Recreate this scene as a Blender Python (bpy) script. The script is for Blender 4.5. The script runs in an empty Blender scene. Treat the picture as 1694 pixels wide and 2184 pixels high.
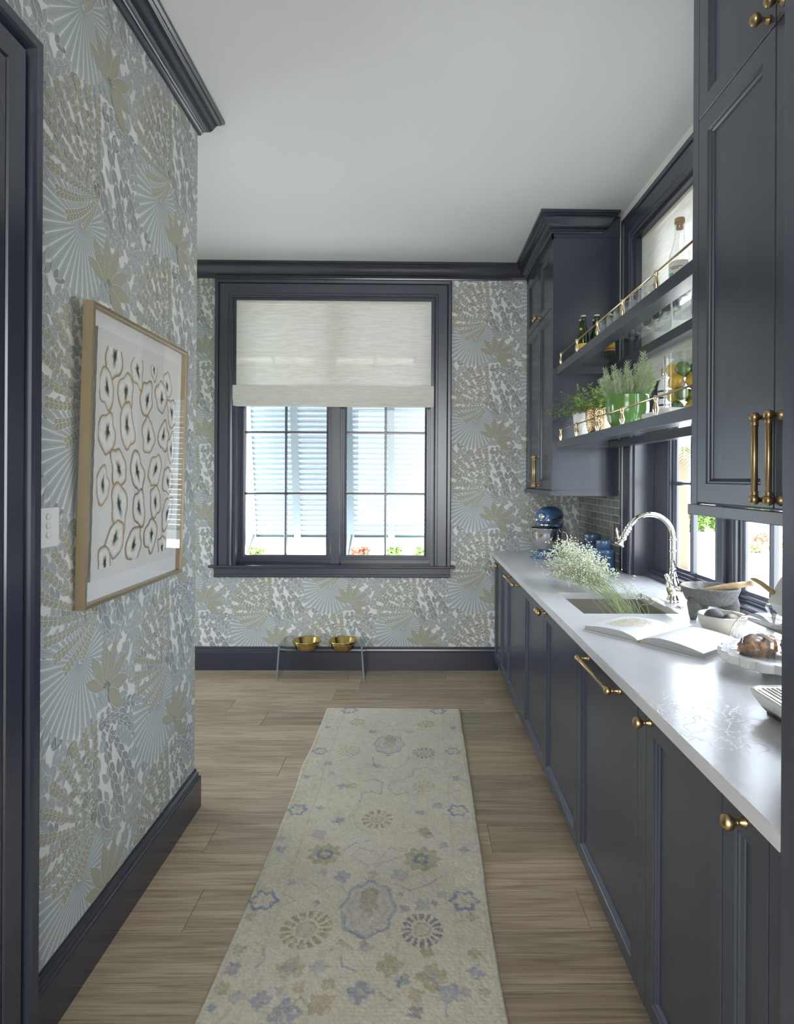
import bpy, bmesh, math, random
import numpy as np
from mathutils import Vector, Matrix
rnd = random.Random(7)
PI = math.pi
sc = bpy.context.scene
COL = sc.collection

# ------------------------------------------------------------------ camera
S = 1.05
F_PX, CAM_H = 1200.0*S, 1.486
YAW, ROLL = math.radians(0.63), math.radians(0.3)
cam_d = bpy.data.cameras.new('camera'); cam = bpy.data.objects.new('camera', cam_d); COL.objects.link(cam)
cam_d.sensor_fit = 'HORIZONTAL'; cam_d.sensor_width = 36.0
cam_d.lens = 36.0 * F_PX / 1694.0
cam_d.shift_x = (847.0 - 902.9) / 1694.0
cam_d.shift_y = (1020.07 - 1092.0) / 1694.0
cam_d.clip_start = 0.02; cam_d.clip_end = 300
cam.location = (0, 0, CAM_H)
cam.rotation_euler = (Matrix.Rotation(-YAW, 4, 'Z') @ Matrix.Rotation(PI/2, 4, 'X') @ Matrix.Rotation(ROLL, 4, 'Z')).to_euler()
sc.camera = cam

# ------------------------------------------------------------------ sky, lights, exposure
sc.view_settings.view_transform = 'Standard'
sc.view_settings.look = 'None'
sc.view_settings.gamma = 1.0
sc.view_settings.use_curve_mapping = False
sc.view_settings.exposure = 0.22
SKY = 9.5
w = bpy.data.worlds.new('sky'); sc.world = w; w.use_nodes = True
bgn = w.node_tree.nodes['Background']
bgn.inputs['Color'].default_value = (0.86, 0.94, 1.06, 1); bgn.inputs['Strength'].default_value = SKY

def area_light(name, loc, rot, sx, sy, power, color=(1, 1, 1), portal=False):
    d = bpy.data.lights.new(name, 'AREA'); d.shape = 'RECTANGLE'; d.size = sx; d.size_y = sy
    d.energy = power; d.color = color
    o = bpy.data.objects.new(name, d); COL.objects.link(o); o.location = loc; o.rotation_euler = rot
    if portal:
        d.cycles.is_portal = True
    return o
# added fill light behind the camera, in place of unseen kitchen windows
area_light('rear_fill_light', (-1.0, -3.45, 1.75), (PI/2, 0, 0), 4.4, 2.5, 235, (0.97, 0.985, 1.0))
# high sun beyond the window walls: garden and driveway, a strip along the window ledge
sun_d = bpy.data.lights.new('sun', 'SUN'); sun_d.energy = 15.0; sun_d.angle = 0.02; sun_d.color = (1.0, 0.96, 0.90)
sun = bpy.data.objects.new('sun', sun_d); COL.objects.link(sun); sun.rotation_euler = Vector((-0.26, -0.36, -1.0)).to_track_quat('-Z', 'Y').to_euler()

# ------------------------------------------------------------------ helpers
class MB:
    def __init__(s): s.v = []; s.f = []; s.sm = []
    def add(s, vs, fs, smooth=False):
        o = len(s.v); s.v.extend([tuple(p) for p in vs])
        for f in fs: s.f.append(tuple(i + o for i in f)); s.sm.append(smooth)
        return s
    def box(s, x0, x1, y0, y1, z0, z1):
        vs = [(x, y, z) for z in (z0, z1) for y in (y0, y1) for x in (x0, x1)]
        return s.add(vs, [(0,2,3,1),(4,5,7,6),(0,1,5,4),(2,6,7,3),(0,4,6,2),(1,3,7,5)])
    def bbox(s, x0, x1, y0, y1, z0, z1, r=0.003):
        bm = bmesh.new(); bmesh.ops.create_cube(bm, size=1)
        for v in bm.verts:
            v.co = Vector(((x0+x1)/2 + v.co.x*(x1-x0), (y0+y1)/2 + v.co.y*(y1-y0), (z0+z1)/2 + v.co.z*(z1-z0)))
        bmesh.ops.bevel(bm, geom=bm.edges[:], offset=r, segments=2, affect='EDGES', profile=0.5)
        bm.verts.index_update()
        s.add([v.co[:] for v in bm.verts], [tuple(v.index for v in f.verts) for f in bm.faces]); bm.free()
        return s
    def lathe(s, prof, c=(0,0,0), n=28, M=None, sx=1.0, sy=1.0, closed=True, smooth=True):
        vs = []; fs = []; k = len(prof)
        for r, z in prof:
            for i in range(n):
                a = 2*PI*i/n
                p = Vector((r*math.cos(a)*sx, r*math.sin(a)*sy, z))
                if M is not None: p = M @ p
                vs.append((p.x+c[0], p.y+c[1], p.z+c[2]))
        for j in range(k-1):
            for i in range(n):
                i2 = (i+1) % n
                fs.append((j*n+i, j*n+i2, (j+1)*n+i2, (j+1)*n+i))
        if closed:
            if prof[0][0] > 1e-6: fs.append(tuple(range(n-1, -1, -1)))
            if prof[-1][0] > 1e-6: fs.append(tuple((k-1)*n+i for i in range(n)))
        return s.add(vs, fs, smooth)
    def tube(s, pts, rad, n=10, caps=True, smooth=True):
        pts = [Vector(p) for p in pts]; k = len(pts)
        rs = rad if isinstance(rad, (list, tuple)) else [rad]*k
        vs = []; fs = []
        t0 = (pts[1]-pts[0]).normalized()
        up = Vector((0,0,1)) if abs(t0.z) < 0.9 else Vector((1,0,0))
        nrm = (up - t0*up.dot(t0)).normalized()
        for j in range(k):
            if j == 0: t = pts[1]-pts[0]
            elif j == k-1: t = pts[-1]-pts[-2]
            else: t = (pts[j+1]-pts[j]).normalized() + (pts[j]-pts[j-1]).normalized()
            t = t.normalized() if t.length > 1e-9 else t0
            nrm = (nrm - t*nrm.dot(t)).normalized(); b = t.cross(nrm)
            for i in range(n):
                a = 2*PI*i/n
                vs.append(pts[j] + nrm*(math.cos(a)*rs[j]) + b*(math.sin(a)*rs[j]))
        for j in range(k-1):
            for i in range(n):
                i2 = (i+1) % n
                fs.append((j*n+i, j*n+i2, (j+1)*n+i2, (j+1)*n+i))
        if caps: fs.append(tuple(range(n-1, -1, -1))); fs.append(tuple((k-1)*n+i for i in range(n)))
        return s.add(vs, fs, smooth)
    def sphere(s, c, r, n=16, m=10, sc3=(1,1,1), M=None):
        prof = [(math.sin(PI*j/m), -math.cos(PI*j/m)) for j in range(m+1)]
        prof = [(max(a, 1e-5), b) for a, b in prof]
        S = Matrix.Diagonal((r*sc3[0], r*sc3[1], r*sc3[2]))
        if M is not None: S = M @ S
        return s.lathe(prof, c, n, S, closed=False)
    def prism(s, poly, mapfn, h0, h1, smooth_sides=False):
        n = len(poly)
        vs = [mapfn(p[0], p[1], h0) for p in poly] + [mapfn(p[0], p[1], h1) for p in poly]
        s.add(vs, [tuple(range(n-1, -1, -1)), tuple(range(n, 2*n))])
        o = len(s.v) - 2*n
        for i in range(n):
            j = (i+1) % n
            s.f.append((o+i, o+j, o+n+j, o+n+i)); s.sm.append(smooth_sides)
        return s
    def sweep(s, path, prof, mapfn, closed=False, caps=True):
        """profile (offset, height) swept along a 2-d polyline with mitred corners; offset is to the left of travel"""
        P = [Vector(p) for p in path]; k = len(P); vs = []; fs = []; m = len(prof)
        for i in range(k):
            if closed or 0 < i < k-1:
                a = (P[i]-P[i-1]).normalized(); b = (P[(i+1) % k]-P[i]).normalized()
            elif i == 0: a = b = (P[1]-P[0]).normalized()
            else: a = b = (P[-1]-P[-2]).normalized()
            na = Vector((-a.y, a.x)); nb = Vector((-b.y, b.x))
            mit = (na+nb); mit = mit/(mit.length_squared/2)
            for off, h in prof:
                q = P[i] + mit*off
                vs.append(mapfn(q.x, q.y, h))
        segs = k if closed else k-1
        for i in range(segs):
            i2 = (i+1) % k
            for j in range(m-1):
                fs.append((i*m+j, i2*m+j, i2*m+j+1, i*m+j+1))
        if caps and not closed:
            fs.append(tuple(range(m-1, -1, -1))); fs.append(tuple((k-1)*m+j for j in range(m)))
        return s.add(vs, fs)
    def rings(s, rect, prof, mapfn, cap=True):
        """nested rectangles: rect (u0,u1,v0,v1), prof of ((l,r,b,t) insets, depth)"""
        u0, u1, v0, v1 = rect; vs = []; fs = []
        for ins, d in prof:
            l, r, b, t = ins if isinstance(ins, tuple) else (ins,)*4
            for u, v in ((u0+l, v0+b), (u1-r, v0+b), (u1-r, v1-t), (u0+l, v1-t)): vs.append(mapfn(u, v, d))
        for j in range(len(prof)-1):
            for i in range(4):
                i2 = (i+1) % 4
                fs.append((j*4+i, j*4+i2, (j+1)*4+i2, (j+1)*4+i))
        if cap: k = len(prof)-1; fs.append((k*4, k*4+1, k*4+2, k*4+3))
        return s.add(vs, fs)
    def data(s, name):
        me = bpy.data.meshes.new(name); me.from_pydata([tuple(map(float, p)) for p in s.v], [], s.f)
        me.polygons.foreach_set('use_smooth', s.sm)
        bm = bmesh.new(); bm.from_mesh(me); bmesh.ops.recalc_face_normals(bm, faces=bm.faces[:]); bm.to_mesh(me); bm.free()
        me.update(); return me
    def build(s, name, mat, parent=None, loc=None, mesh_only=False):
        me = s.data(name); me.materials.append(mat)
        o = bpy.data.objects.new(name, me); COL.objects.link(o)
        if loc is not None: o.location = loc
        if parent is not None: o.parent = parent
        return o

def link(name, me, parent=None, loc=(0,0,0), rot=(0,0,0)):
    o = bpy.data.objects.new(name, me); COL.objects.link(o); o.parent = parent; o.location = loc; o.rotation_euler = rot
    return o
def tag(o, label, cat, group=None):
    o['label'] = label; o['category'] = cat
    if group: o['group'] = group
    return o
def empty(name, loc, label, cat, group=None, rz=0.0):
    o = bpy.data.objects.new(name, None); COL.objects.link(o); o.location = loc; o.rotation_euler = (0, 0, rz)
    o.empty_display_size = 0.05
    return tag(o, label, cat, group)
def struct(o): o['kind'] = 'structure'; return o
def soften(o, deg=28):
    o.data.polygons.foreach_set('use_smooth', [True]*len(o.data.polygons)); o.data.set_sharp_from_angle(angle=math.radians(deg)); return o
def copy_tree(o, parent=None):
    c = o.copy(); COL.objects.link(c); c.parent = parent
    for ch in [q for q in bpy.data.objects if q.parent is o]: copy_tree(ch, c)
    return c

# ------------------------------------------------------------------ materials
def mat(name, col=(0.5,0.5,0.5), rough=0.5, metal=0.0, spec=0.5, coat=0.0, bump=None):
    m = bpy.data.materials.new(name); m.use_nodes = True
    b = m.node_tree.nodes['Principled BSDF']
    b.inputs['Base Color'].default_value = (*col, 1); b.inputs['Roughness'].default_value = rough
    b.inputs['Metallic'].default_value = metal; b.inputs['Specular IOR Level'].default_value = spec
    b.inputs['Coat Weight'].default_value = coat
    if bump:
        scale, strength, dist = bump
        add_bump(m, noise_node(m, scale, 4)[0], strength, dist)
    return m
def N(m, t): return m.node_tree.nodes.new(t)
def L(m, a, b): m.node_tree.links.new(a, b)
def bsdf(m): return m.node_tree.nodes['Principled BSDF']
def noise_node(m, scale, detail=3, stretch=None, rough=0.5, dist=0.0, coord='Object'):
    tc = N(m, 'ShaderNodeTexCoord'); n = N(m, 'ShaderNodeTexNoise')
    n.inputs['Scale'].default_value = scale; n.inputs['Detail'].default_value = detail
    n.inputs['Roughness'].default_value = rough; n.inputs['Distortion'].default_value = dist
    src = tc.outputs[coord]
    if stretch:
        mp = N(m, 'ShaderNodeMapping'); mp.inputs['Scale'].default_value = stretch; L(m, src, mp.inputs['Vector']); src = mp.outputs['Vector']
    L(m, src, n.inputs['Vector'])
    return n.outputs['Fac'], n
def ramp(m, fac, stops):
    r = N(m, 'ShaderNodeValToRGB'); L(m, fac, r.inputs['Fac'])
    e = r.color_ramp.elements
    while len(e) > 1: e.remove(e[-1])
    e[0].position = stops[0][0]; e[0].color = (*stops[0][1], 1)
    for p, c in stops[1:]:
        q = e.new(p); q.color = (*c, 1)
    return r.outputs['Color']
def add_bump(m, height, strength, dist):
    b = N(m, 'ShaderNodeBump'); b.inputs['Strength'].default_value = strength; b.inputs['Distance'].default_value = dist
    L(m, height, b.inputs['Height']); L(m, b.outputs['Normal'], bsdf(m).inputs['Normal'])
    return b
def mix_rgb(m, fac, a, b, blend='MIX'):
    x = N(m, 'ShaderNodeMix'); x.data_type = 'RGBA'; x.blend_type = blend
    if isinstance(fac, float): x.inputs[0].default_value = fac
    else: L(m, fac, x.inputs[0])
    for sock, val in ((x.inputs[6], a), (x.inputs[7], b)):
        if isinstance(val, tuple): sock.default_value = (*val, 1)
        else: L(m, val, sock)
    return x.outputs[2]

navy = mat('navy_paint', (0.038, 0.045, 0.068), 0.27, spec=0.85)
navy_gloss = mat('navy_trim_paint', (0.033, 0.037, 0.058), 0.20, spec=0.8)
ceil_m = mat('ceiling_paint', (0.79, 0.80, 0.825), 0.8, bump=(12, 0.05, 0.01))
paper = mat('wallpaper_ground', (0.78, 0.785, 0.755), 0.55)
plain_wall = mat('plain_wall_paint', (0.62, 0.62, 0.58), 0.7)
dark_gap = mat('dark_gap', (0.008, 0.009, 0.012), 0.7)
brass = mat('aged_brass', (0.52, 0.38, 0.20), 0.33, 1.0, bump=(60, 0.05, 0.002))
brass_bright = mat('polished_brass', (0.83, 0.68, 0.44), 0.17, 1.0)
nickel = mat('polished_nickel', (0.86, 0.83, 0.77), 0.07, 1.0)
steel = mat('brushed_steel', (0.72, 0.71, 0.69), 0.16, 1.0)
white_m = mat('white_enamel', (0.80, 0.80, 0.77), 0.25)
black_m = mat('black_plastic', (0.012, 0.012, 0.014), 0.4)
plate_white = mat('white_plate', (0.82, 0.82, 0.82), 0.35)

def thin_glass(name, tint=(1,1,1), rough=0.0, refl=1.0, body=0.0, bump=None):
    m = bpy.data.materials.new(name); m.use_nodes = True; nt = m.node_tree
    nt.nodes.remove(nt.nodes['Principled BSDF']); out = nt.nodes['Material Output']
    tr = N(m, 'ShaderNodeBsdfTransparent'); tr.inputs['Color'].default_value = (*tint, 1)
    gl = N(m, 'ShaderNodeBsdfGlossy'); gl.inputs['Roughness'].default_value = rough
    lw = N(m, 'ShaderNodeLayerWeight'); lw.inputs['Blend'].default_value = 0.5
    pw = N(m, 'ShaderNodeMath'); pw.operation = 'POWER'; pw.inputs[1].default_value = 5.0; L(m, lw.outputs['Facing'], pw.inputs[0])
    mu = N(m, 'ShaderNodeMath'); mu.operation = 'MULTIPLY_ADD'; mu.inputs[1].default_value = 0.94*refl; mu.inputs[2].default_value = 0.045+body
    mu.use_clamp = True; L(m, pw.outputs[0], mu.inputs[0])
    mx = N(m, 'ShaderNodeMixShader'); L(m, mu.outputs[0], mx.inputs['Fac'])
    L(m, tr.outputs[0], mx.inputs[1]); L(m, gl.outputs[0], mx.inputs[2]); L(m, mx.outputs[0], out.inputs['Surface'])
    if bump:
        fac = noise_node(m, bump[0], 2)[0] if bump[0] > 0 else voronoi(m, -bump[0])
        b = N(m, 'ShaderNodeBump'); b.inputs['Strength'].default_value = bump[1]; b.inputs['Distance'].default_value = bump[2]
        L(m, fac, b.inputs['Height']); L(m, b.outputs['Normal'], gl.inputs['Normal']); L(m, b.outputs['Normal'], lw.inputs['Normal'])
    return m
def voronoi(m, scale, feature='F1', out='Distance'):
    tc = N(m, 'ShaderNodeTexCoord'); v = N(m, 'ShaderNodeTexVoronoi'); v.feature = feature; v.inputs['Scale'].default_value = scale
    L(m, tc.outputs['Object'], v.inputs['Vector']); return v.outputs[out]
pane_m = thin_glass('window_pane_glass', (0.97, 0.99, 0.98), 0.0, 0.9)
shelf_glass = thin_glass('shelf_glass', (0.96, 0.985, 0.978), 0.0, 0.8)
art_glass = thin_glass('picture_glass', (1, 1, 1), 0.0, 1.0)
clear_glass = thin_glass('clear_glass', (0.975, 0.985, 0.985), 0.0, 1.2, 0.03)
hob_glass = thin_glass('hobnail_glass', (0.90, 0.92, 0.93), 0.05, 1.0, 0.28)
acrylic = thin_glass('clear_acrylic', (0.86, 0.90, 0.90), 0.0, 1.2, 0.02)
bottle_green = thin_glass('green_bottle_glass', (0.17, 0.44, 0.19), 0.02, 1.2, 0.02)

# ------------------------------------------------------------------ oak floor material
def oak_mat():
    m = mat('oak_planks', (0.3, 0.22, 0.14), 0.42); nt = m.node_tree
    tc = N(m, 'ShaderNodeTexCoord'); oi = N(m, 'ShaderNodeObjectInfo')
    ml = N(m, 'ShaderNodeVectorMath'); ml.operation = 'MULTIPLY'
    cmb = N(m, 'ShaderNodeCombineXYZ')
    for i in range(3): L(m, oi.outputs['Random'], cmb.inputs[i])
    L(m, cmb.outputs[0], ml.inputs[0]); ml.inputs[1].default_value = (37.0, 19.0, 53.0)
    ad = N(m, 'ShaderNodeVectorMath'); L(m, tc.outputs['Object'], ad.inputs[0]); L(m, ml.outputs[0], ad.inputs[1])
    def nz(scale, st, det=5, dist=0.0):
        mp = N(m, 'ShaderNodeMapping'); mp.inputs['Scale'].default_value = st; L(m, ad.outputs[0], mp.inputs['Vector'])
        n = N(m, 'ShaderNodeTexNoise'); n.inputs['Scale'].default_value = scale; n.inputs['Detail'].default_value = det; n.inputs['Distortion'].default_value = dist
        L(m, mp.outputs[0], n.inputs['Vector']); return n.outputs['Fac']
    # cathedral rings: noise field stretched along the board, banded
    field = nz(1.5, (0.6, 6.5, 1), 1, 0.3)
    mu = N(m, 'ShaderNodeMath'); mu.operation = 'MULTIPLY'; L(m, field, mu.inputs[0]); mu.inputs[1].default_value = 34.0
    sn = N(m, 'ShaderNodeMath'); sn.operation = 'SINE'; L(m, mu.outputs[0], sn.inputs[0])
    fine = nz(2.0, (2.0, 85, 1), 5)
    med = nz(1.2, (0.5, 12, 1), 3, 0.2)
    c0 = ramp(m, med, [(0.25, (0.370, 0.297, 0.210)), (0.55, (0.440, 0.362, 0.265)), (0.8, (0.500, 0.420, 0.315))])
    ring = ramp(m, sn.outputs[0], [(0.0, (0.66, 0.62, 0.56)), (0.14, (0.93, 0.92, 0.90)), (1.0, (1.05, 1.04, 1.03))])
    c1 = mix_rgb(m, 0.40, c0, ring, 'MULTIPLY')
    fr = ramp(m, fine, [(0.36, (0.56, 0.53, 0.49)), (0.47, (0.92, 0.91, 0.90)), (0.60, (1.06, 1.05, 1.04))])
    c2 = mix_rgb(m, 0.8, c1, fr, 'MULTIPLY')
    rv = ramp(m, oi.outputs['Random'], [(0.0, (0.80, 0.80, 0.80)), (0.5, (1.0, 0.99, 0.97)), (1.0, (1.18, 1.16, 1.12))])
    c3 = mix_rgb(m, 1.0, c2, rv, 'MULTIPLY')
    L(m, c3, bsdf(m).inputs['Base Color'])
    add_bump(m, fine, 0.25, 0.002)
    rr = N(m, 'ShaderNodeMapRange'); L(m, fine, rr.inputs['Value']); rr.inputs['To Min'].default_value = 0.50; rr.inputs['To Max'].default_value = 0.33
    L(m, rr.outputs[0], bsdf(m).inputs['Roughness'])
    return m
oak = oak_mat()

# ------------------------------------------------------------------ room numbers
ZC = 3.135           # ceiling
YF = 4.37*S          # far wall
XL = -0.990          # left wall
YL = 2.530*S         # its far end
XR = 1.271           # right wall
XN = -3.20           # end of the nook beyond the left wall
ZT, ZB = 0.925, 0.894  # worktop top / underside

# floor slab and planks
fl = MB().box(-3.4, XR+0.18, -3.6, YF+0.16, -0.12, -0.016).build('floor', mat('subfloor', (0.10, 0.075, 0.05), 0.7)); struct(fl)
ROW = 0.1925*S
joints = {2.2235: (-0.84, 0.311), 1.8385: (-0.76, 0.585), 2.801: (-0.686, 0.9), 3.5715: (-1.20, 0.45), 3.379: (-0.93, 0.62), 4.149: (-0.5, 0.23)}
y = 2.616*S - ROW*12
k = 0
while y < YF:
    y1 = min(y+ROW, YF+0.02); key = min(joints, key=lambda q: abs(q*S-y))
    x0, x1 = (-3.2 if y1 > YL else XL-0.02), 0.75
    if abs(key*S-y) < 0.03: cuts = list(joints[key])
    else:
        cuts = []; c = rnd.uniform(-0.9, 0.3)
        cuts.append(c)
    lo = min(cuts)
    while lo > x0+0.5: lo -= rnd.uniform(1.5, 2.2); cuts.append(lo)
    hi = max(cuts)
    while hi < x1: hi += rnd.uniform(1.4, 2.1); cuts.append(hi)
    cs = sorted([c for c in cuts if x0+0.08 < c < x1-0.03]); edges = [x0]+cs+[x1]
    for a, b in zip(edges[:-1], edges[1:]):
        g = 0.0007; xm, ym = (a+b)/2, (y+y1)/2; hx, hy = (b-a)/2-g, (y1-y)/2-g; ch = 0.0012
        vs = [(-hx, -hy, -0.016), (hx, -hy, -0.016), (hx, hy, -0.016), (-hx, hy, -0.016),
              (-hx, -hy, -ch), (hx, -hy, -ch), (hx, hy, -ch), (-hx, hy, -ch),
              (-hx+ch, -hy+ch, 0), (hx-ch, -hy+ch, 0), (hx-ch, hy-ch, 0), (-hx+ch, hy-ch, 0)]
        fs = [(8,9,10,11)] + [(i, (i+1) % 4, 4+(i+1) % 4, 4+i) for i in range(4)] + [(4+i, 4+(i+1) % 4, 8+(i+1) % 4, 8+i) for i in range(4)]
        MB().add(vs, fs).build('plank', oak, fl, (xm, ym, 0))
    y += ROW; k += 1
MB().box(-3.3, XR, -3.5, 2.616*S-ROW*12, -0.016, 0).build('plank_field', oak, fl)

struct(MB().box(-3.4, XR+0.25, -3.7, YF+0.2, ZC, ZC+0.12).build('ceiling', ceil_m))

# walls (with openings built as separate blocks of one wall object)
def wall(name, boxes, m=plain_wall):
    b = MB()
    for q in boxes: b.box(*q)
    return struct(b.build(name, m))
WX0, WX1, WZ0, WZ1 = -1.424, 0.129, 0.80, 2.878          # far window opening
RY0, RY1, RZ0, RZ1 = 1.18*S, 3.285*S, ZT-0.04, 2.910         # right window opening
wall_far = wall('wall_far', [(XN-0.15, WX0, YF, YF+0.17, 0, ZC), (WX1, XR+0.2, YF, YF+0.17, 0, ZC), (WX0, WX1, YF, YF+0.17, 0, WZ0), (WX0, WX1, YF, YF+0.17, WZ1, ZC)], paper)
wall_right = wall('wall_right', [(XR, XR+0.18, -0.6, RY0, 0, ZC), (XR, XR+0.18, RY1, YF, 0, ZC), (XR, XR+0.18, RY0, RY1, 0, RZ0), (XR, XR+0.18, RY0, RY1, RZ1, ZC)], paper)
DY0, DY1, DZ = 0.42, 1.305*S, 2.44                          # door opening in the left wall
wall_left = wall('wall_left', [(XL-0.14, XL, -0.6, DY0, 0, ZC), (XL-0.14, XL, DY1, YL, 0, ZC), (XL-0.14, XL, DY0, DY1, DZ, ZC), (XN, XL-0.14, YL-0.14, YL, 0, ZC)], paper)
wall('wall_nook', [(XN-0.15, XN, YL-0.14, 3.30, 0, ZC), (XN-0.15, XN, 4.10, YF, 0, ZC), (XN-0.15, XN, 3.30, 4.10, 0, 0.30), (XN-0.15, XN, 3.30, 4.10, 2.25, ZC)])
wall('wall_back', [(-3.4, XR+0.18, -3.72, -3.6, 0, ZC), (-3.5, -3.4, -3.7, -0.6, 0, ZC), (XR, XR+0.18, -3.6, -0.6, 0, ZC), (-3.4, XL-0.14, -0.74, -0.6, 0, ZC)])
# ------------------------------------------------------------------ wallpaper print (flat ink shapes laid on the paper)
def vcol_mat(name, rough=0.6, spec=0.3, attr='Col'):
    m = mat(name, (0.5,0.5,0.5), rough, spec=spec); a = N(m, 'ShaderNodeVertexColor'); a.layer_name = attr
    L(m, a.outputs['Color'], bsdf(m).inputs['Base Color']); return m
ink = vcol_mat('printed_ink', 0.6)
def colour_mesh(name, vs, fs, cs, material, parent=None, smooth=False):
    me = bpy.data.meshes.new(name); me.from_pydata(vs, [], fs)
    at = me.color_attributes.new('Col', 'FLOAT_COLOR', 'POINT')
    arr = np.ones((len(vs), 4), np.float32); arr[:, :3] = np.asarray(cs, np.float32); at.data.foreach_set('color', arr.ravel())
    if smooth: me.polygons.foreach_set('use_smooth', [True]*len(me.polygons))
    me.materials.append(material); me.update()
    o = bpy.data.objects.new(name, me); COL.objects.link(o); o.parent = parent
    return o
class Ink:
    GROUND = (0.78, 0.785, 0.755)
    LENS = ((0.0, 0.0), (0.07, 0.42), (0.20, 0.78), (0.42, 1.0), (0.66, 0.88), (0.86, 0.48), (1.0, 0.0))
    ROUND = ((0.0, 0.0), (0.10, 0.55), (0.30, 0.92), (0.55, 1.0), (0.80, 0.80), (0.95, 0.42), (1.0, 0.0))
    U = 0.000005
    def __init__(s): s.v = []; s.f = []; s.c = []; s.nc = 0
    def poly(s, pts, z, c):
        o = len(s.v); s.v += [(p[0], p[1], z) for p in pts]; s.c += [c]*len(pts); s.f.append(tuple(range(o, o+len(pts))))
    def leaf(s, x, y, a, ln, wd, z, c, vein=None, bend=0.0, round_=False, edge=0.0):
        ca, sa = math.cos(a), math.sin(a); prof = s.ROUND if round_ else s.LENS
        def P(t, w): return (x + ca*t*ln - sa*(w + bend*t*t*ln), y + sa*t*ln + ca*(w + bend*t*t*ln))
        def outline(g):
            e = g/ln
            up = [P(-e+t*(1+2*e), (wd/2+g)*w) for t, w in prof]; dn = [P(-e+t*(1+2*e), -(wd/2+g)*w) for t, w in prof[1:-1]][::-1]
            return up+dn
        if edge: s.poly(outline(edge), z-2*s.U, s.GROUND)
        s.poly(outline(0.0), z, c)
        if vein:
            s.poly([P(0.06, 0.0004), P(0.94, 0.0003), P(0.94, -0.0003), P(0.06, -0.0004)], z+s.U, vein)
            if ln > 0.03:
                k = max(3, int(ln/0.011))
                for j in range(1, k):
                    t = j/k; wj = wd/2*max(0.0, math.sin(PI*min(1, t**0.8)))*0.8
                    for q in (-1, 1):
                        s.poly([P(t-0.006, 0), P(t+0.05, q*wj), P(t+0.05+0.008, q*wj), P(t+0.008, 0)], z+s.U, vein)
    def stem(s, pts, w, z, c):
        for (x0, y0), (x1, y1) in zip(pts[:-1], pts[1:]):
            d = math.hypot(x1-x0, y1-y0) or 1; nx, ny = -(y1-y0)/d*w/2, (x1-x0)/d*w/2
            s.poly([(x0+nx, y0+ny), (x0-nx, y0-ny), (x1-nx, y1-ny), (x1+nx, y1+ny)], z, c)
    def chain(s, p0, p1, n, l0, l1, wr, ang, z, c, vein=None, bend=0.0, stem=None, tip=True, round_=False, edge=0.0012):
        s.nc += 1; z = z + (s.nc % 4)*0.5*s.U
        (ax, ay), (bx, by) = p0, p1; mx, my = (ax+bx)/2 - (by-ay)*bend, (ay+by)/2 + (bx-ax)*bend
        Q = lambda t: ((1-t)**2*ax + 2*t*(1-t)*mx + t*t*bx, (1-t)**2*ay + 2*t*(1-t)*my + t*t*by)
        for i in range(n):
            t = (i+0.6)/n; x, y = Q(t); x2, y2 = Q(min(1, t+0.02)); d = math.atan2(y2-y, x2-x); ln = l0+(l1-l0)*t
            for q in (-1, 1): s.leaf(x, y, d+q*ang, ln, ln*wr, z+(n-i)*8*s.U+(4*s.U if q > 0 else 0), c, vein if ln > 0.022 else None, bend=-q*0.14, round_=round_, edge=edge)
        if tip:
            x, y = Q(1); x2, y2 = Q(0.97); s.leaf(x2, y2, math.atan2(y-y2, x-x2), l1, l1*wr, z, c, vein if l1 > 0.022 else None, edge=edge)
        if stem: s.stem([Q(i/8) for i in range(9)], 0.0016, z+(n+2)*8*s.U, stem)
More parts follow.
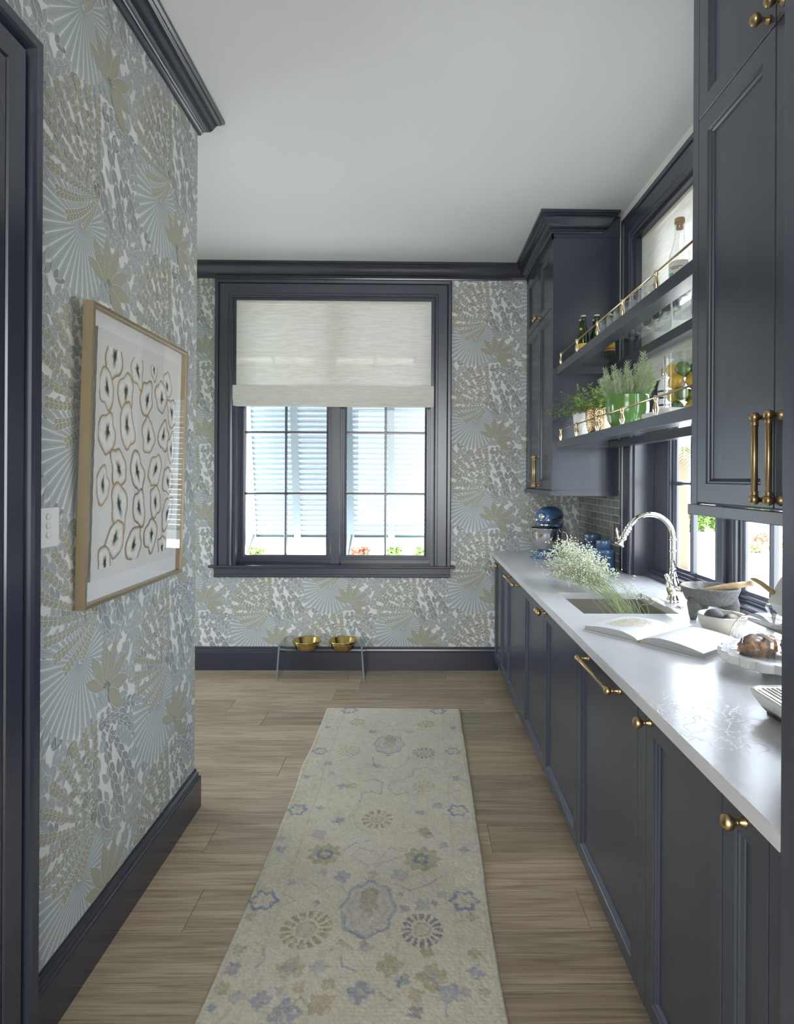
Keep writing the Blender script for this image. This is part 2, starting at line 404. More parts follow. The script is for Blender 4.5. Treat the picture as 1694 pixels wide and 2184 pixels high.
def wallpaper_cell():
    k = Ink(); r = random.Random(3); U = Ink.U
    FAN, FAN_D = (0.465, 0.510, 0.515), (0.285, 0.335, 0.355)
    GR, GR_D, BG, BG_D = (0.300, 0.325, 0.326), (0.43, 0.45, 0.45), (0.415, 0.448, 0.445), (0.285, 0.315, 0.316)
    OL, OL_D, OL_V = (0.375, 0.372, 0.292), (0.29, 0.285, 0.22), (0.50, 0.495, 0.415)
    Z0, Z1, Z2, Z3, Z4 = 0.0003, 0.0011, 0.0016, 0.0019, 0.0027
    # filler foliage in small pairs
    for i in range(9):
        for j in range(10):
            x, y = -0.20+0.063*i+r.uniform(-0.01, 0.01), -0.32+0.065*j+r.uniform(-0.01, 0.01); a = PI*0.45+math.sin(x*8+y*6)*1.2
            for q in (-1, 1): k.leaf(x, y, a+q*0.5, 0.058, 0.026, Z0+(i % 3+3*(j % 3))*8*U+(4*U if q > 0 else 0), BG if (i+j) % 3 else GR, BG_D if (i+j) % 3 else GR_D, -q*0.15, edge=0.0016)
    # pale fern arches
    for (p0, p1, n, l, b) in (((0.37, 0.16), (0.19, 0.03), 6, 0.046, 0.25), ((0.38, 0.14), (0.27, -0.06), 6, 0.050, 0.2), ((0.39, 0.12), (0.335, -0.12), 6, 0.050, 0.12),
                              ((0.35, 0.19), (0.17, 0.11), 5, 0.042, 0.2), ((0.36, -0.19), (0.22, -0.09), 6, 0.042, -0.2), ((0.37, -0.20), (0.29, -0.33), 5, 0.044, 0.1),
                              ((-0.06, -0.20), (-0.22, -0.29), 6, 0.046, 0.2), ((-0.04, -0.24), (-0.17, -0.37), 5, 0.048, 0.1), ((0.08, 0.07), (0.21, 0.03), 4, 0.052, 0.1)):
        k.chain(p0, p1, n, l*0.75, l*1.25, 0.46, 0.62, Z0+0.00042, BG, BG_D, b, BG_D)
    # grey drooping branches
    for (p0, p1, n, l0, l1, b) in (((0.088, 0.41), (0.145, 0.085), 6, 0.030, 0.080, -0.12), ((0.12, 0.405), (0.238, 0.115), 7, 0.028, 0.076, 0.02), ((0.135, 0.41), (0.325, 0.160), 7, 0.028, 0.072, 0.08),
                                   ((0.16, 0.42), (0.365, 0.285), 7, 0.026, 0.060, 0.14)):
        k.chain(p0, p1, n, l0, l1, 0.40, 0.42, Z1, GR, GR_D, b, (0.17, 0.185, 0.19), edge=0.0022)
    k.chain((0.05, -0.22), (0.32, -0.305), 7, 0.022, 0.054, 0.44, 0.55, Z1, GR, GR_D, 0.14, GR_D)
    k.chain((0.10, -0.215), (0.34, -0.235), 7, 0.020, 0.046, 0.44, 0.55, Z1, GR, GR_D, 0.12, GR_D)
    # big fan palm
    nb = 40
    k.poly([(0.205*math.cos(2*PI*i/24)*(1.0 if math.cos(2*PI*i/24) < 0 else 0.72)-0.004, (0.215 if math.sin(2*PI*i/24) < 0 else 0.10)*math.sin(2*PI*i/24)) for i in range(24)], Z2-6*U, Ink.GROUND)
    for i in range(nb):
        a = -PI/2 + (i-nb/2+0.5)*(2*PI/nb)
        up = math.sin(a); ln = 0.245 if up < -0.2 else (0.230 if math.cos(a) < 0 else 0.170)
        if up > 0.55: ln = 0.13
        ln *= r.uniform(0.92, 1.05)
        ca, sa = math.cos(a), math.sin(a); wd = 2*PI/nb*ln*0.355
        P = lambda t, q: (ca*t*ln - sa*q, sa*t*ln + ca*q)
        k.poly([P(0.03, 0.0008), P(0.40, wd*0.5), P(0.70, wd*0.85), P(0.86, wd), P(0.95, wd*0.75), P(1.0, 0), P(0.95, -wd*0.75), P(0.86, -wd), P(0.70, -wd*0.85), P(0.40, -wd*0.5), P(0.03, -0.0008)][::-1], Z2+(i % 4)*3*U, FAN)
        k.poly([P(0.04, 0.0006), P(0.95, 0.0005), P(0.95, -0.0005), P(0.04, -0.0006)], Z2+16*U, FAN_D)
        for j in range(6, 29):
            t = j/31; q = wd*t*0.8
            for sg in (-1, 1): k.poly([P(t, sg*0.0005), P(t+0.022, sg*q), P(t+0.028, sg*q), P(t+0.006, sg*0.0005)], Z2+14*U, FAN_D)
    # olive spray of small-leaved fern strands
    bx, by = 0.095, 0.130
    for (tx, ty, b) in ((-0.012, 0.285, -0.05), (-0.068, 0.285, -0.03), (-0.125, 0.268, 0.0), (-0.178, 0.240, 0.02), (-0.225, 0.200, 0.04), (-0.260, 0.150, 0.05), (-0.283, 0.092, 0.06), (-0.288, 0.030, 0.07),
                        (-0.262, -0.030, 0.09), (-0.215, -0.085, 0.11), (-0.165, -0.130, 0.12), (-0.080, -0.115, 0.10)):
        k.chain((bx, by), (bx+tx, by+ty), 13, 0.007, 0.0300, 0.62, 0.62, Z3, OL, None, b, OL_D, round_=True, edge=0.0013)
    # palmate leaf
    px_, py_ = 0.154, -0.130
    for i, (tx, ty, wd) in enumerate(((-0.127, 0.052, 0.042), (-0.093, 0.123, 0.044), (-0.012, 0.158, 0.047), (0.068, 0.142, 0.044), (0.139, 0.077, 0.044), (0.150, -0.010, 0.049), (0.114, -0.100, 0.052))):
        ln = math.hypot(tx, ty); a = math.atan2(ty, tx)
        k.stem([(px_, py_), (px_+tx*0.14, py_+ty*0.14)], 0.003, Z4+i*4*U, OL)
        k.leaf(px_+tx*0.10, py_+ty*0.10, a, ln*0.91, wd, Z4+i*4*U, OL, OL_V, edge=0.0012)
    return k
CELL = wallpaper_cell()
def paper_print(parent, mapfn, u0, u1, v0, v1, cx, cz, W, P, holes=(), clip=None, squeeze=1.0):
    base = np.array(CELL.v); cols = np.array(CELL.c); base = base.copy(); base[:, 0] *= squeeze
    cents = np.array([base[list(f)].mean(0) for f in CELL.f]); rad = np.array([np.abs(base[list(f)]-base[list(f)].mean(0)).max() for f in CELL.f])
    vs = []; fs = []; cs = []
    for i in range(-12, 13):
        ox = cx + i*W; oz0 = cz + (P/2 if i % 2 else 0)
        if ox < u0-0.45 or ox > u1+0.35: continue
        for j in range(-8, 8):
            oz = oz0 + j*P
            if oz < v0-0.5 or oz > v1+0.4: continue
            uu, vv = cents[:, 0]+ox, cents[:, 1]+oz
            keep = (uu > u0) & (uu < u1) & (vv > v0) & (vv < v1)
            for (a, b, c, d) in holes: keep &= ~((uu > a) & (uu < b) & (vv > c) & (vv < d))
            for fi in np.nonzero(keep)[0]:
                f = CELL.f[fi]; o = len(vs)
                for vi in f: vs.append((base[vi, 0]+ox, base[vi, 1]+oz, base[vi, 2])); cs.append(cols[vi])
                fs.append(tuple(range(o, o+len(f))))
    if clip is not None:
        keepf = []; nv = []; nf = []; nc = []
        for f in fs:
            us = [vs[i][0] for i in f]
            if max(us) <= clip: pts = [vs[i] for i in f]
            elif min(us) >= clip: continue
            else:
                pts = []
                for q in range(len(f)):
                    A, B_ = vs[f[q]], vs[f[(q+1) % len(f)]]
                    if A[0] <= clip: pts.append(A)
                    if (A[0] < clip) != (B_[0] < clip):
                        t = (clip-A[0])/(B_[0]-A[0]); pts.append(tuple(A[e]+(B_[e]-A[e])*t for e in range(3)))
                if len(pts) < 3: continue
            o = len(nv); nv += pts; nc += [cs[f[0]]]*len(pts); nf.append(tuple(range(o, o+len(pts))))
        vs, fs, cs = nv, nf, nc
    o = colour_mesh('wallpaper_print', [mapfn(*p) for p in vs], fs, cs, ink, parent)
    o['kind'] = 'stuff'; return o
paper_print(wall_far, lambda u, v, h: (u, YF-h, v), -2.3, XR, 0.15, 3.06, 0.455, 2.575, 0.560, 0.643, holes=((WX0-0.05, WX1+0.05, WZ0-0.02, WZ1+0.05),))
paper_print(wall_left, lambda u, v, h: (XL+h, u, v), 1.36*S, YL+0.10, 0.12, 3.06, 1.668*S, 2.226, 0.505*S, 0.642, clip=YL-0.001, squeeze=0.505*S/0.56)

# ------------------------------------------------------------------ mouldings
xy = lambda x, y, h: (x, y, h)
CROWN = [(0, -0.112), (0.012, -0.112), (0.014, -0.104), (0.020, -0.100), (0.020, -0.092), (0.026, -0.088), (0.028, -0.0875), (0.034, -0.0855), (0.0405, -0.0805), (0.0465, -0.0735), (0.0515, -0.0655), (0.0555, -0.057), (0.059, -0.0485), (0.063, -0.041), (0.068, -0.0345), (0.074, -0.0300), (0.081, -0.0275), (0.081, -0.021), (0.092, -0.017), (0.092, 0.0), (0.0, 0.0)]
crown_p = [(a, ZC+b-0.0005) for a, b in CROWN]
struct(MB().sweep([(XN, YL), (XL, YL), (XL, -0.6)][::1], [(a, h) for a, h in crown_p], lambda x, y, h: (x, y, h)).build('trim_1', navy_gloss)); soften(bpy.data.objects['trim_1'])
struct(MB().sweep([(0.85-0.001, YF), (XN, YF)], crown_p, xy).build('trim_2', navy_gloss)); soften(bpy.data.objects['trim_2'])
BASE = [(0, 0.178), (0.005, 0.178), (0.008, 0.172), (0.008, 0.164), (0.013, 0.160), (0.015, 0.150), (0.015, 0.143), (0.021, 0.140), (0.023, 0.136), (0.023, 0.0), (0, 0.0)]
struct(MB().sweep([(XN, YL), (XL, YL), (XL, 1.45*S)], BASE, xy).build('baseboard_left', navy_gloss))
struct(MB().sweep([(0.640, YF), (XN, YF)], BASE, xy).build('baseboard_far', navy_gloss))

# door casing on the left wall, with jamb and slab
CASE = [(0.0, 0.0), (0.0, 0.020), (0.006, 0.024), (0.012, 0.020), (0.014, 0.017), (0.036, 0.017), (0.040, 0.012), (0.044, 0.020), (0.098, 0.023), (0.104, 0.015), (0.112, 0.015), (0.116, 0.030), (0.124, 0.035), (0.146, 0.036), (0.152, 0.032), (0.155, 0.024), (0.155, 0.0)]
d1 = MB(); CW = 1.0
yz = lambda u, v, h: (XL+h, u, v)
cs_ = MB().sweep([(DY1-0.005, 0.0), (DY1-0.005, DZ-0.005), (DY0+0.005, DZ-0.005), (DY0+0.005, 0.0)], [(-a, h) for a, h in CASE], yz)
door = cs_.build('door_1', navy_gloss); struct(door)
MB().box(XL-0.14, XL+0.004, DY1-0.02, DY1-0.0005, 0, DZ).box(XL-0.14, XL+0.004, DY0+0.0005, DY0+0.02, 0, DZ).box(XL-0.14, XL+0.004, DY0+0.02, DY1-0.02, DZ-0.02, DZ-0.0005).build('jamb', navy_gloss, door)
dp = lambda u, v, h: (XL-0.06+h, u, v)
MB().rings((DY0+0.022, DY1-0.022, 0.008, DZ-0.024), [(0.0, -0.04), (0.0, 0.0), ((0.11, 0.11, 1.15, 0.12), 0.0), ((0.12, 0.12, 1.16, 0.13), -0.01)], dp).build('door_leaf', navy_gloss, door)

# light switch
sw = tag(MB().bbox(XL, XL+0.006, 1.465*S, 1.560*S, 1.296, 1.402, 0.0015).build('light_switch', plate_white), 'white wall plate with three round buttons beside the door casing', 'switch')
for i in range(3):
    MB().lathe([(0.0085, 0), (0.0085, 0.003), (0.007, 0.0042)], (XL+0.006, 1.512*S, 1.378-0.0245*i), 18, Matrix.Rotation(PI/2, 3, 'Y')).build('button', white_m, sw)

# ------------------------------------------------------------------ far window (window_1)
xz = lambda u, v, h: (u, YF-h, v)
WCASE = [(0.0, 0.0), (0.0, 0.016), (0.006, 0.020), (0.014, 0.016), (0.030, 0.016), (0.034, 0.021), (0.100, 0.023), (0.106, 0.017), (0.110, 0.028), (0.130, 0.030), (0.136, 0.026), (0.136, 0.0)]
win = MB().sweep([(WX0, 0.812), (WX0, WZ1), (WX1, WZ1), (WX1, 0.812)], [(a, h) for a, h in WCASE], xz).build('window_1', navy); struct(win)
MB().bbox(WX0-0.172, WX1+0.168, YF-0.055, YF+0.0, 0.790, 0.812, 0.006).box(WX0, WX1, YF-0.001, YF+0.11, 0.790, 0.812).build('window_stool', navy_gloss, win)
ap = [(0, 0.79), (0.022, 0.79), (0.022, 0.742), (0.026, 0.736), (0.026, 0.724), (0.018, 0.716), (0, 0.716)]
MB().prism([(-a, h) for a, h in ap], lambda u, v, h: (h, YF+u, v), WX0-0.136, WX1+0.136).build('window_apron', navy, win)
YG = YF + 0.105
def sash_unit(parent, u0, u1, v0, v1, mapfn, ncol, nrow, material, fw=0.045, mw=0.020, deep=0.05, pane_mat=pane_m, stepped=True):
    """a sash: frame of stepped section, muntin bars and panes. mapfn(u, v, d) with d towards the room"""
    prof = [(0.0, -deep/2), (0.0, deep/2), (fw*0.30, deep/2), (fw*0.34, deep/2-0.012), (fw*0.62, deep/2-0.012), (fw*0.66, deep/2-0.02), (fw, deep/2-0.024), (fw, -deep/2)]
    MB().rings((u0, u1, v0, v1), prof, mapfn, cap=False).build('sash', material, parent)
    a0, a1, b0, b1 = u0+fw, u1-fw, v0+fw, v1-fw
    us = [a0+(a1-a0)*i/ncol for i in range(ncol+1)]; vs_ = [b0+(b1-b0)*i/nrow for i in range(nrow+1)]
    for u in us[1:-1]: MB().rings((u-mw/2, u+mw/2, b0-0.002, b1+0.002), [(0.0, -0.014), (0.0, 0.006), ((mw*0.28, mw*0.28, 0, 0), 0.016)], mapfn).build('muntin', material, parent)
    for v in vs_[1:-1]: MB().rings((a0-0.002, a1+0.002, v-mw/2, v+mw/2), [(0.0, -0.013), (0.0, 0.005), ((0, 0, mw*0.28, mw*0.28), 0.015)], mapfn).build('muntin', material, parent)
    for i in range(ncol):
        for j in range(nrow):
            MB().add([mapfn(us[i], vs_[j], -0.004), mapfn(us[i+1], vs_[j], -0.004), mapfn(us[i+1], vs_[j+1], -0.004), mapfn(us[i], vs_[j+1], -0.004)], [(0, 1, 2, 3)]).build('pane', pane_mat, parent)
gm = lambda u, v, h: (u, YG-h, v)
# jamb liner, centre post
MB().box(WX0, WX0+0.022, YF+0.0, YF+0.16, 0.812, WZ1).box(WX1-0.022, WX1, YF, YF+0.16, 0.812, WZ1).box(WX0+0.022, WX1-0.022, YF, YF+0.16, WZ1-0.02, WZ1).box(WX0, WX1, YF+0.11, YF+0.17, 0.79, 0.83).build('window_frame', navy, win)
MB().bbox(-0.672, -0.600, YF+0.035, YF+0.155, 0.812, WZ1-0.02, 0.004).build('mullion', navy, win)
sash_unit(win, WX0+0.022, -0.672, 0.828, 2.858, gm, 2, 4, navy)
sash_unit(win, -0.600, WX1-0.022, 0.828, 2.858, gm, 2, 4, navy)

# ------------------------------------------------------------------ right window (window_2)
rm = lambda u, v, h: (XR-h, u, v)
wr = MB().sweep([(RY0, ZT+0.001), (RY0, RZ1), (RY1, RZ1), (RY1, ZT+0.001)], [(a*1.12, h) for a, h in WCASE], rm).build('window_2', navy); struct(wr)
MB().box(XR+0.0, XR+0.16, RY1-0.020, RY1, ZT+0.001, RZ1).box(XR, XR+0.16, RY0, RY0+0.020, ZT+0.001, RZ1).box(XR, XR+0.16, RY0+0.02, RY1-0.02, RZ1-0.02, RZ1).build('window_frame', navy, wr)
XG = 1.405
rg = lambda u, v, h: (XG-h, u, v)
SA = [(2.585, 3.085), (1.945, 2.445), (1.31, 1.81)]
prev = RY1-0.02
MB().box(1.335, 1.45, RY0+0.02, RY1-0.02, ZT-0.03, 0.952).box(1.352, 1.45, RY0+0.02, RY1-0.02, 0.952, 0.966).build('window_sill', navy, wr)
for a, b in SA:
    sash_unit(wr, a*S, b*S, 0.962, 2.875, rg, 2, 4, navy, fw=0.050, mw=0.022, deep=0.034)
for (xa, ya, yb) in ((1.384, 3.085*S, RY1-0.021), (1.384, 2.445*S, 2.585*S), (1.362, 2.487*S, 2.543*S), (1.384, 1.81*S, 1.945*S), (1.384, RY0+0.02, 1.31*S)):
    MB().bbox(xa, 1.425, ya, yb, 0.953, 2.885, 0.003).build('mullion', navy, wr)

# ------------------------------------------------------------------ roman shades
def linen(name, stretch):
    m = bpy.data.materials.new(name); m.use_nodes = True; nt = m.node_tree
    nt.nodes.remove(nt.nodes['Principled BSDF']); out = nt.nodes['Material Output']
    f1 = noise_node(m, 1.0, 5, stretch, 0.7)[0]
    c = ramp(m, f1, [(0.30, (0.62, 0.59, 0.50)), (0.5, (0.80, 0.785, 0.73)), (0.7, (0.88, 0.87, 0.83))])
    df = N(m, 'ShaderNodeBsdfDiffuse'); tl = N(m, 'ShaderNodeBsdfTranslucent'); tp = N(m, 'ShaderNodeBsdfTransparent')
    tp.inputs['Color'].default_value = (0.92, 0.90, 0.84, 1)
    L(m, c, df.inputs['Color']); L(m, c, tl.inputs['Color'])
    m1 = N(m, 'ShaderNodeMixShader'); m1.inputs['Fac'].default_value = 0.13; L(m, df.outputs[0], m1.inputs[1]); L(m, tl.outputs[0], m1.inputs[2])
    m2 = N(m, 'ShaderNodeMixShader'); m2.inputs['Fac'].default_value = 0.035; L(m, m1.outputs[0], m2.inputs[1]); L(m, tp.outputs[0], m2.inputs[2])
    L(m, m2.outputs[0], out.inputs['Surface'])
    return m
linen_far = linen('linen_shade_far', (9, 9, 260)); linen_right = linen('linen_shade_side', (9, 9, 260))
def roman_shade(label, u0, u1, ztop, zfold, zbot, mapfn, material, ncord):
    t = empty('roman_shade', (0, 0, 0), label, 'shade')
    n = 60; b = MB(); rows = 8
    vs = []; fs = []
    for j in range(rows+1):
        v = ztop + (zfold-ztop)*j/rows
        for i in range(n+1):
            u = u0 + (u1-u0)*i/n
            vs.append(mapfn(u, v, 0.0015*math.sin(i*0.9+j)*math.sin(PI*j/rows)))
    for j in range(rows):
        for i in range(n): q = j*(n+1)+i; fs.append((q, q+1, q+n+2, q+n+1))
    b.add(vs, fs, True).build('fabric', material, t)
    # stacked folds: pleats lying in front of each other, their lower edges stepping down
    nf = 6; h = (zfold-zbot)
    for i in range(nf):
        za = zfold + 0.004 - 0.002*i; zb = zbot + h*0.055*(nf-1-i)*1.25; d0 = 0.006+0.006*(nf-1-i)
        d0 = 0.002+0.0036*(nf-1-i)
        bb = MB(); e = 0.0022
        prof = [(d0, za), (d0+0.001, (za+zb)/2), (d0+0.003, zb+0.006), (d0+0.001, zb), (d0-e, zb+0.002), (d0-e, za)]
        bb.prism(prof, lambda p, q, hh: mapfn(hh, q, p), u0-0.002, u1+0.002).build('fold', material, t)
    MB().prism([(-0.020, ztop+0.012), (-0.002, ztop+0.012), (-0.002, ztop-0.03), (-0.020, ztop-0.03)], lambda p, q, hh: mapfn(hh, q, p), u0, u1).build('headrail', material, t)
    for i in range(ncord):
        u = u0 + (u1-u0)*(i+0.5)/ncord
        MB().tube([mapfn(u, ztop-0.03, -0.006), mapfn(u, zfold-0.01, -0.006)], 0.0022, 6).build('cord', mat_cord, t)
    return t
mat_cord = mat('shade_cord', (0.70, 0.68, 0.62), 0.8)
roman_shade('cream linen roman shade half lowered over the far wall window', WX0+0.0015, WX1-0.0015, WZ1-0.014, 2.195, 2.036, lambda u, v, h: (u, YF+0.004-h, v), linen_far, 5)
roman_shade('pale linen roman shade behind the floating shelves', RY0+0.004, RY1-0.004, RZ1-0.014, 2.175, 2.02, lambda u, v, h: (XR+0.035-h, u, v), linen_right, 6)

# ------------------------------------------------------------------ cabinet hardware
ROT_NX = Matrix.Rotation(-PI/2, 3, 'Y')   # local z -> world -x
def knob_mesh():
    b = MB(); prof = [(0.0105, 0.0), (0.0105, 0.0015), (0.0085, 0.005), (0.0055, 0.011), (0.0048, 0.014), (0.0062, 0.0155), (0.0062, 0.017), (0.005, 0.0185), (0.0085, 0.0215), (0.0135, 0.027), (0.0155, 0.0335), (0.0135, 0.040), (0.008, 0.0445), (0.0001, 0.046)]
    b.lathe(prof, (0, 0, 0), 22, ROT_NX); me = b.data('knob'); me.materials.append(brass); return me
KNOB = knob_mesh()
def pull_mesh(length, vertical, so=0.037, name='pull'):
    b = MB(); h = length/2
    for q in (-1, 1):
        c = (0, 0, q*h) if vertical else (0, q*h, 0)
        b.lathe([(0.0125, 0), (0.0125, 0.002), (0.009, 0.006), (0.0055, 0.013), (0.0052, 0.022), (0.0065, so-0.010)], c, 18, ROT_NX)
        b.sphere((-so, c[1], c[2]), 0.0125, 16, 10)
    R3 = Matrix.Identity(3) if vertical else Matrix.Rotation(-PI/2, 3, 'X')
    e = h - 0.011
    b.lathe([(0.0095, -e), (0.0095, -e+0.003), (0.0078, -e+0.004), (0.0092, -e+0.006), (0.0092, -e+0.009), (0.0075, -e+0.010), (0.0075, e-0.010), (0.0092, e-0.009), (0.0092, e-0.006), (0.0078, e-0.004), (0.0095, e-0.003), (0.0095, e)], (-so, 0, 0), 16, R3)
    me = b.data(name); me.materials.append(brass); return me
PULL_H = pull_mesh(0.306*S, False); PULL_V = pull_mesh(0.200, True, 0.030, 'door_pull')

def panel_front(parent, name, x, y0, y1, z0, z1, st=0.045, rt=0.060, rb=0.048, gap=0.0018):
    """inset-panel front facing -x; returns the door object"""
    f = lambda u, v, h: (x+0.022-h, u, v)
    y0, y1, z0, z1 = y0+gap, y1-gap, z0+gap, z1-gap
    def I(e): return (st+e, st+e, rb+e, rt+e)
    d = MB().rings((y0, y1, z0, z1), [(0, 0.0), (0, 0.0205), (0.0015, 0.022), (I(0), 0.022), (I(0.003), 0.0185), (I(0.007), 0.0185), (I(0.009), 0.0155), (I(0.014), 0.0115), (I(0.016), 0.0085)], f, cap=False).build(name, navy, parent)
    MB().rings((y0+st+0.0155, y1-st-0.0155, z0+rb+0.0155, z1-rt-0.0155), [(0, 0.0065), (0, 0.0087)], f).build('panel', navy, d)
    return d
XF = 0.609; DZ0, DZ1 = 0.090, 0.888
def base_unit(name, label, y0, y1, doors, flat=False):
    t = empty(name, (XF, (y0+y1)/2*S, 0), label, 'cabinet', 'base cabinets under the worktop')
    def par(o): o.parent = t; o.matrix_parent_inverse = Matrix.Translation(-Vector(t.location)); return o
    ya, yb = y0*S+0.0006, y1*S-0.0006
    par(MB().box(XF+0.0225, XR-0.002, ya, ya+0.016, 0.088, 0.8925).box(XF+0.0225, XR-0.002, yb-0.016, yb, 0.088, 0.8925).box(XF+0.0225, XR-0.002, ya+0.016, yb-0.016, 0.088, 0.104).box(XR-0.012, XR-0.002, ya+0.016, yb-0.016, 0.104, 0.8925).box(XF+0.0225, XF+0.035, ya+0.016, yb-0.016, 0.104, 0.8925).build('carcass', navy))
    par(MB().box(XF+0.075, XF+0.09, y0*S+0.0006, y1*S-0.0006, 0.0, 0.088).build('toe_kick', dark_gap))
    for (a, b, kind, hw) in doors:
        d = par(panel_front(None, kind, XF, a*S, b*S, DZ0, DZ1))
        if hw:
            typ, hy = hw
            link('knob' if typ == 'k' else 'pull', KNOB if typ == 'k' else PULL_H, d, (XF, hy*S, 0.855))
    return t
base_unit('base_cabinet', 'navy two-door base cabinet in the corner by the far wall', 3.79, 4.364, [(3.79, 4.08, 'door', ('k', 4.05)), (4.08, 4.363, 'door', ('k', 4.11))])
base_unit('base_cabinet', 'navy base cabinet front with one brass bar pull next to the corner cabinet', 3.177, 3.79, [(3.177, 3.79, 'drawer_front', ('p', 3.4835))])
base_unit('sink_cabinet', 'navy two-door cabinet under the sink with paired brass knobs', 2.115, 3.177, [(2.667, 3.177, 'door', ('k', 2.690)), (2.115, 2.667, 'door', ('k', 2.644))])
base_unit('dishwasher_panel', 'wide navy panel front with a long brass bar pull below the open book', 1.534, 2.115, [(1.534, 2.115, 'drawer_front', ('p', 1.8245))])
u = base_unit('base_cabinet', 'navy single-door base cabinet with a brass knob between dishwasher front and narrow cabinet', 1.109, 1.534, [(1.109, 1.480, 'door', ('k', 1.453))])
o = MB().bbox(XF, XF+0.022, 1.4818*S, 1.5322*S, DZ0, DZ1, 0.001).build('filler_strip', navy); o.parent = u; o.matrix_parent_inverse = Matrix.Translation(-Vector(u.location))
u = base_unit('base_cabinet', 'narrow navy base cabinet with brass knob next to the tall cabinet', 0.889, 1.109, [(0.962, 1.109, 'door', ('k', 1.031))])
o = MB().bbox(XF, XF+0.022, 0.890*S, 0.9602*S, DZ0, DZ1, 0.001).build('filler_strip', navy); o.parent = u; o.matrix_parent_inverse = Matrix.Translation(-Vector(u.location))

# ------------------------------------------------------------------ worktop with sink cut-out
def counter_mat():
    m = mat('white_leathered_stone', (0.74, 0.75, 0.77), 0.22, spec=0.6)
    f1 = noise_node(m, 3.0, 5)[0]
    L(m, ramp(m, f1, [(0.3, (0.60, 0.60, 0.615)), (0.6, (0.68, 0.68, 0.695)), (0.8, (0.73, 0.725, 0.73))]), bsdf(m).inputs['Base Color'])
    # raised crackle veins of the leathered finish
    tc = N(m, 'ShaderNodeTexCoord'); nz = N(m, 'ShaderNodeTexNoise'); nz.inputs['Scale'].default_value = 14; nz.inputs['Detail'].default_value = 5
    L(m, tc.outputs['Object'], nz.inputs['Vector'])
    mx = N(m, 'ShaderNodeMix'); mx.data_type = 'VECTOR'; mx.inputs[0].default_value = 0.14
    L(m, tc.outputs['Object'], mx.inputs[4]); L(m, nz.outputs['Color'], mx.inputs[5])
    v = N(m, 'ShaderNodeTexVoronoi'); v.feature = 'DISTANCE_TO_EDGE'; v.inputs['Scale'].default_value = 19; L(m, mx.outputs[1], v.inputs['Vector'])
    mr = N(m, 'ShaderNodeMapRange'); mr.inputs['From Max'].default_value = 0.030; mr.inputs['To Min'].default_value = 1.0; mr.inputs['To Max'].default_value = 0.0; L(m, v.outputs['Distance'], mr.inputs['Value'])
    mask = noise_node(m, 3.1, 3)[0]
    mk = N(m, 'ShaderNodeMapRange'); mk.inputs['From Min'].default_value = 0.47; mk.inputs['From Max'].default_value = 0.62; L(m, mask, mk.inputs['Value'])
    mu = N(m, 'ShaderNodeMath'); mu.operation = 'MULTIPLY'; L(m, mr.outputs[0], mu.inputs[0]); L(m, mk.outputs[0], mu.inputs[1])
    fine = noise_node(m, 40, 4, (1, 0.5, 1))[0]
    ad = N(m, 'ShaderNodeMath'); ad.operation = 'MULTIPLY_ADD'; ad.inputs[1].default_value = 0.7; L(m, fine, ad.inputs[0]); L(m, mu.outputs[0], ad.inputs[2])
    add_bump(m, ad.outputs[0], 0.16, 0.003)
    return m
stone = counter_mat()
SX0, SX1, SY0, SY1 = 0.703, 1.108, 2.342*S, 2.770*S
cx0, cx1, cy0, cy1 = 0.580, XR-0.001, 0.889*S, 4.368*S
bm = bmesh.new()
xs = [cx0, SX0, SX1, cx1]; ys = [cy0, SY0, SY1, RY1-0.022, cy1]
def grid_faces(bm, z, flip):
    g = {}
    for i, x_ in enumerate(xs):
        for j, y_ in enumerate(ys): g[i, j] = bm.verts.new((x_, y_, z))
    for i in range(3):
        for j in range(4):
            if i == 1 and j == 1: continue
            q = [g[i, j], g[i+1, j], g[i+1, j+1], g[i, j+1]]
            bm.faces.new(q[::-1] if flip else q)
    return g
grid_faces(bm, ZT, False)
geo = bmesh.ops.extrude_face_region(bm, geom=bm.faces[:])
for e in geo['geom']:
    if isinstance(e, bmesh.types.BMVert): e.co.z = ZB
bmesh.ops.recalc_face_normals(bm, faces=bm.faces[:])
bmesh.ops.dissolve_limit(bm, angle_limit=0.01, verts=bm.verts[:], edges=bm.edges[:])
eds = [e for e in bm.edges if len(e.link_faces) == 2 and e.calc_face_angle() > 1.0 and all(v.co.z > ZT-0.001 for v in e.verts)]
bmesh.ops.bevel(bm, geom=eds, offset=0.0025, segments=2, affect='EDGES')
me = bpy.data.meshes.new('countertop'); bm.to_mesh(me); bm.free(); me.materials.append(stone)
ct = link('countertop', me); tag(ct, 'long white leathered stone worktop along the window wall', 'countertop')
MB().box(XR-0.0008, 1.3345, RY0+0.021, RY1-0.021, ZB, ZT).build('window_ledge', stone, ct)

# sink
sk_m = mat('taupe_composite', (0.27, 0.25, 0.22), 0.45, bump=(300, 0.05, 0.001))
def rrect(x0, x1, y0, y1, r, n=5):
    pts = []
    for (cx_, cy_, a0) in ((x1-r, y0+r, -PI/2), (x1-r, y1-r, 0), (x0+r, y1-r, PI/2), (x0+r, y0+r, PI)):
        for i in range(n+1): a = a0+PI/2*i/n; pts.append((cx_+r*math.cos(a), cy_+r*math.sin(a)))
    return pts
def loft(b, loops, cap_last=True, smooth=True):
    vs = []; fs = []; n = len(loops[0])
    for lp in loops: vs += lp
    for j in range(len(loops)-1):
        for i in range(n): i2 = (i+1) % n; fs.append((j*n+i, j*n+i2, (j+1)*n+i2, (j+1)*n+i))
    if cap_last: fs.append(tuple((len(loops)-1)*n+i for i in range(n)))
    return b.add(vs, fs, smooth)
sk = MB(); lp = []
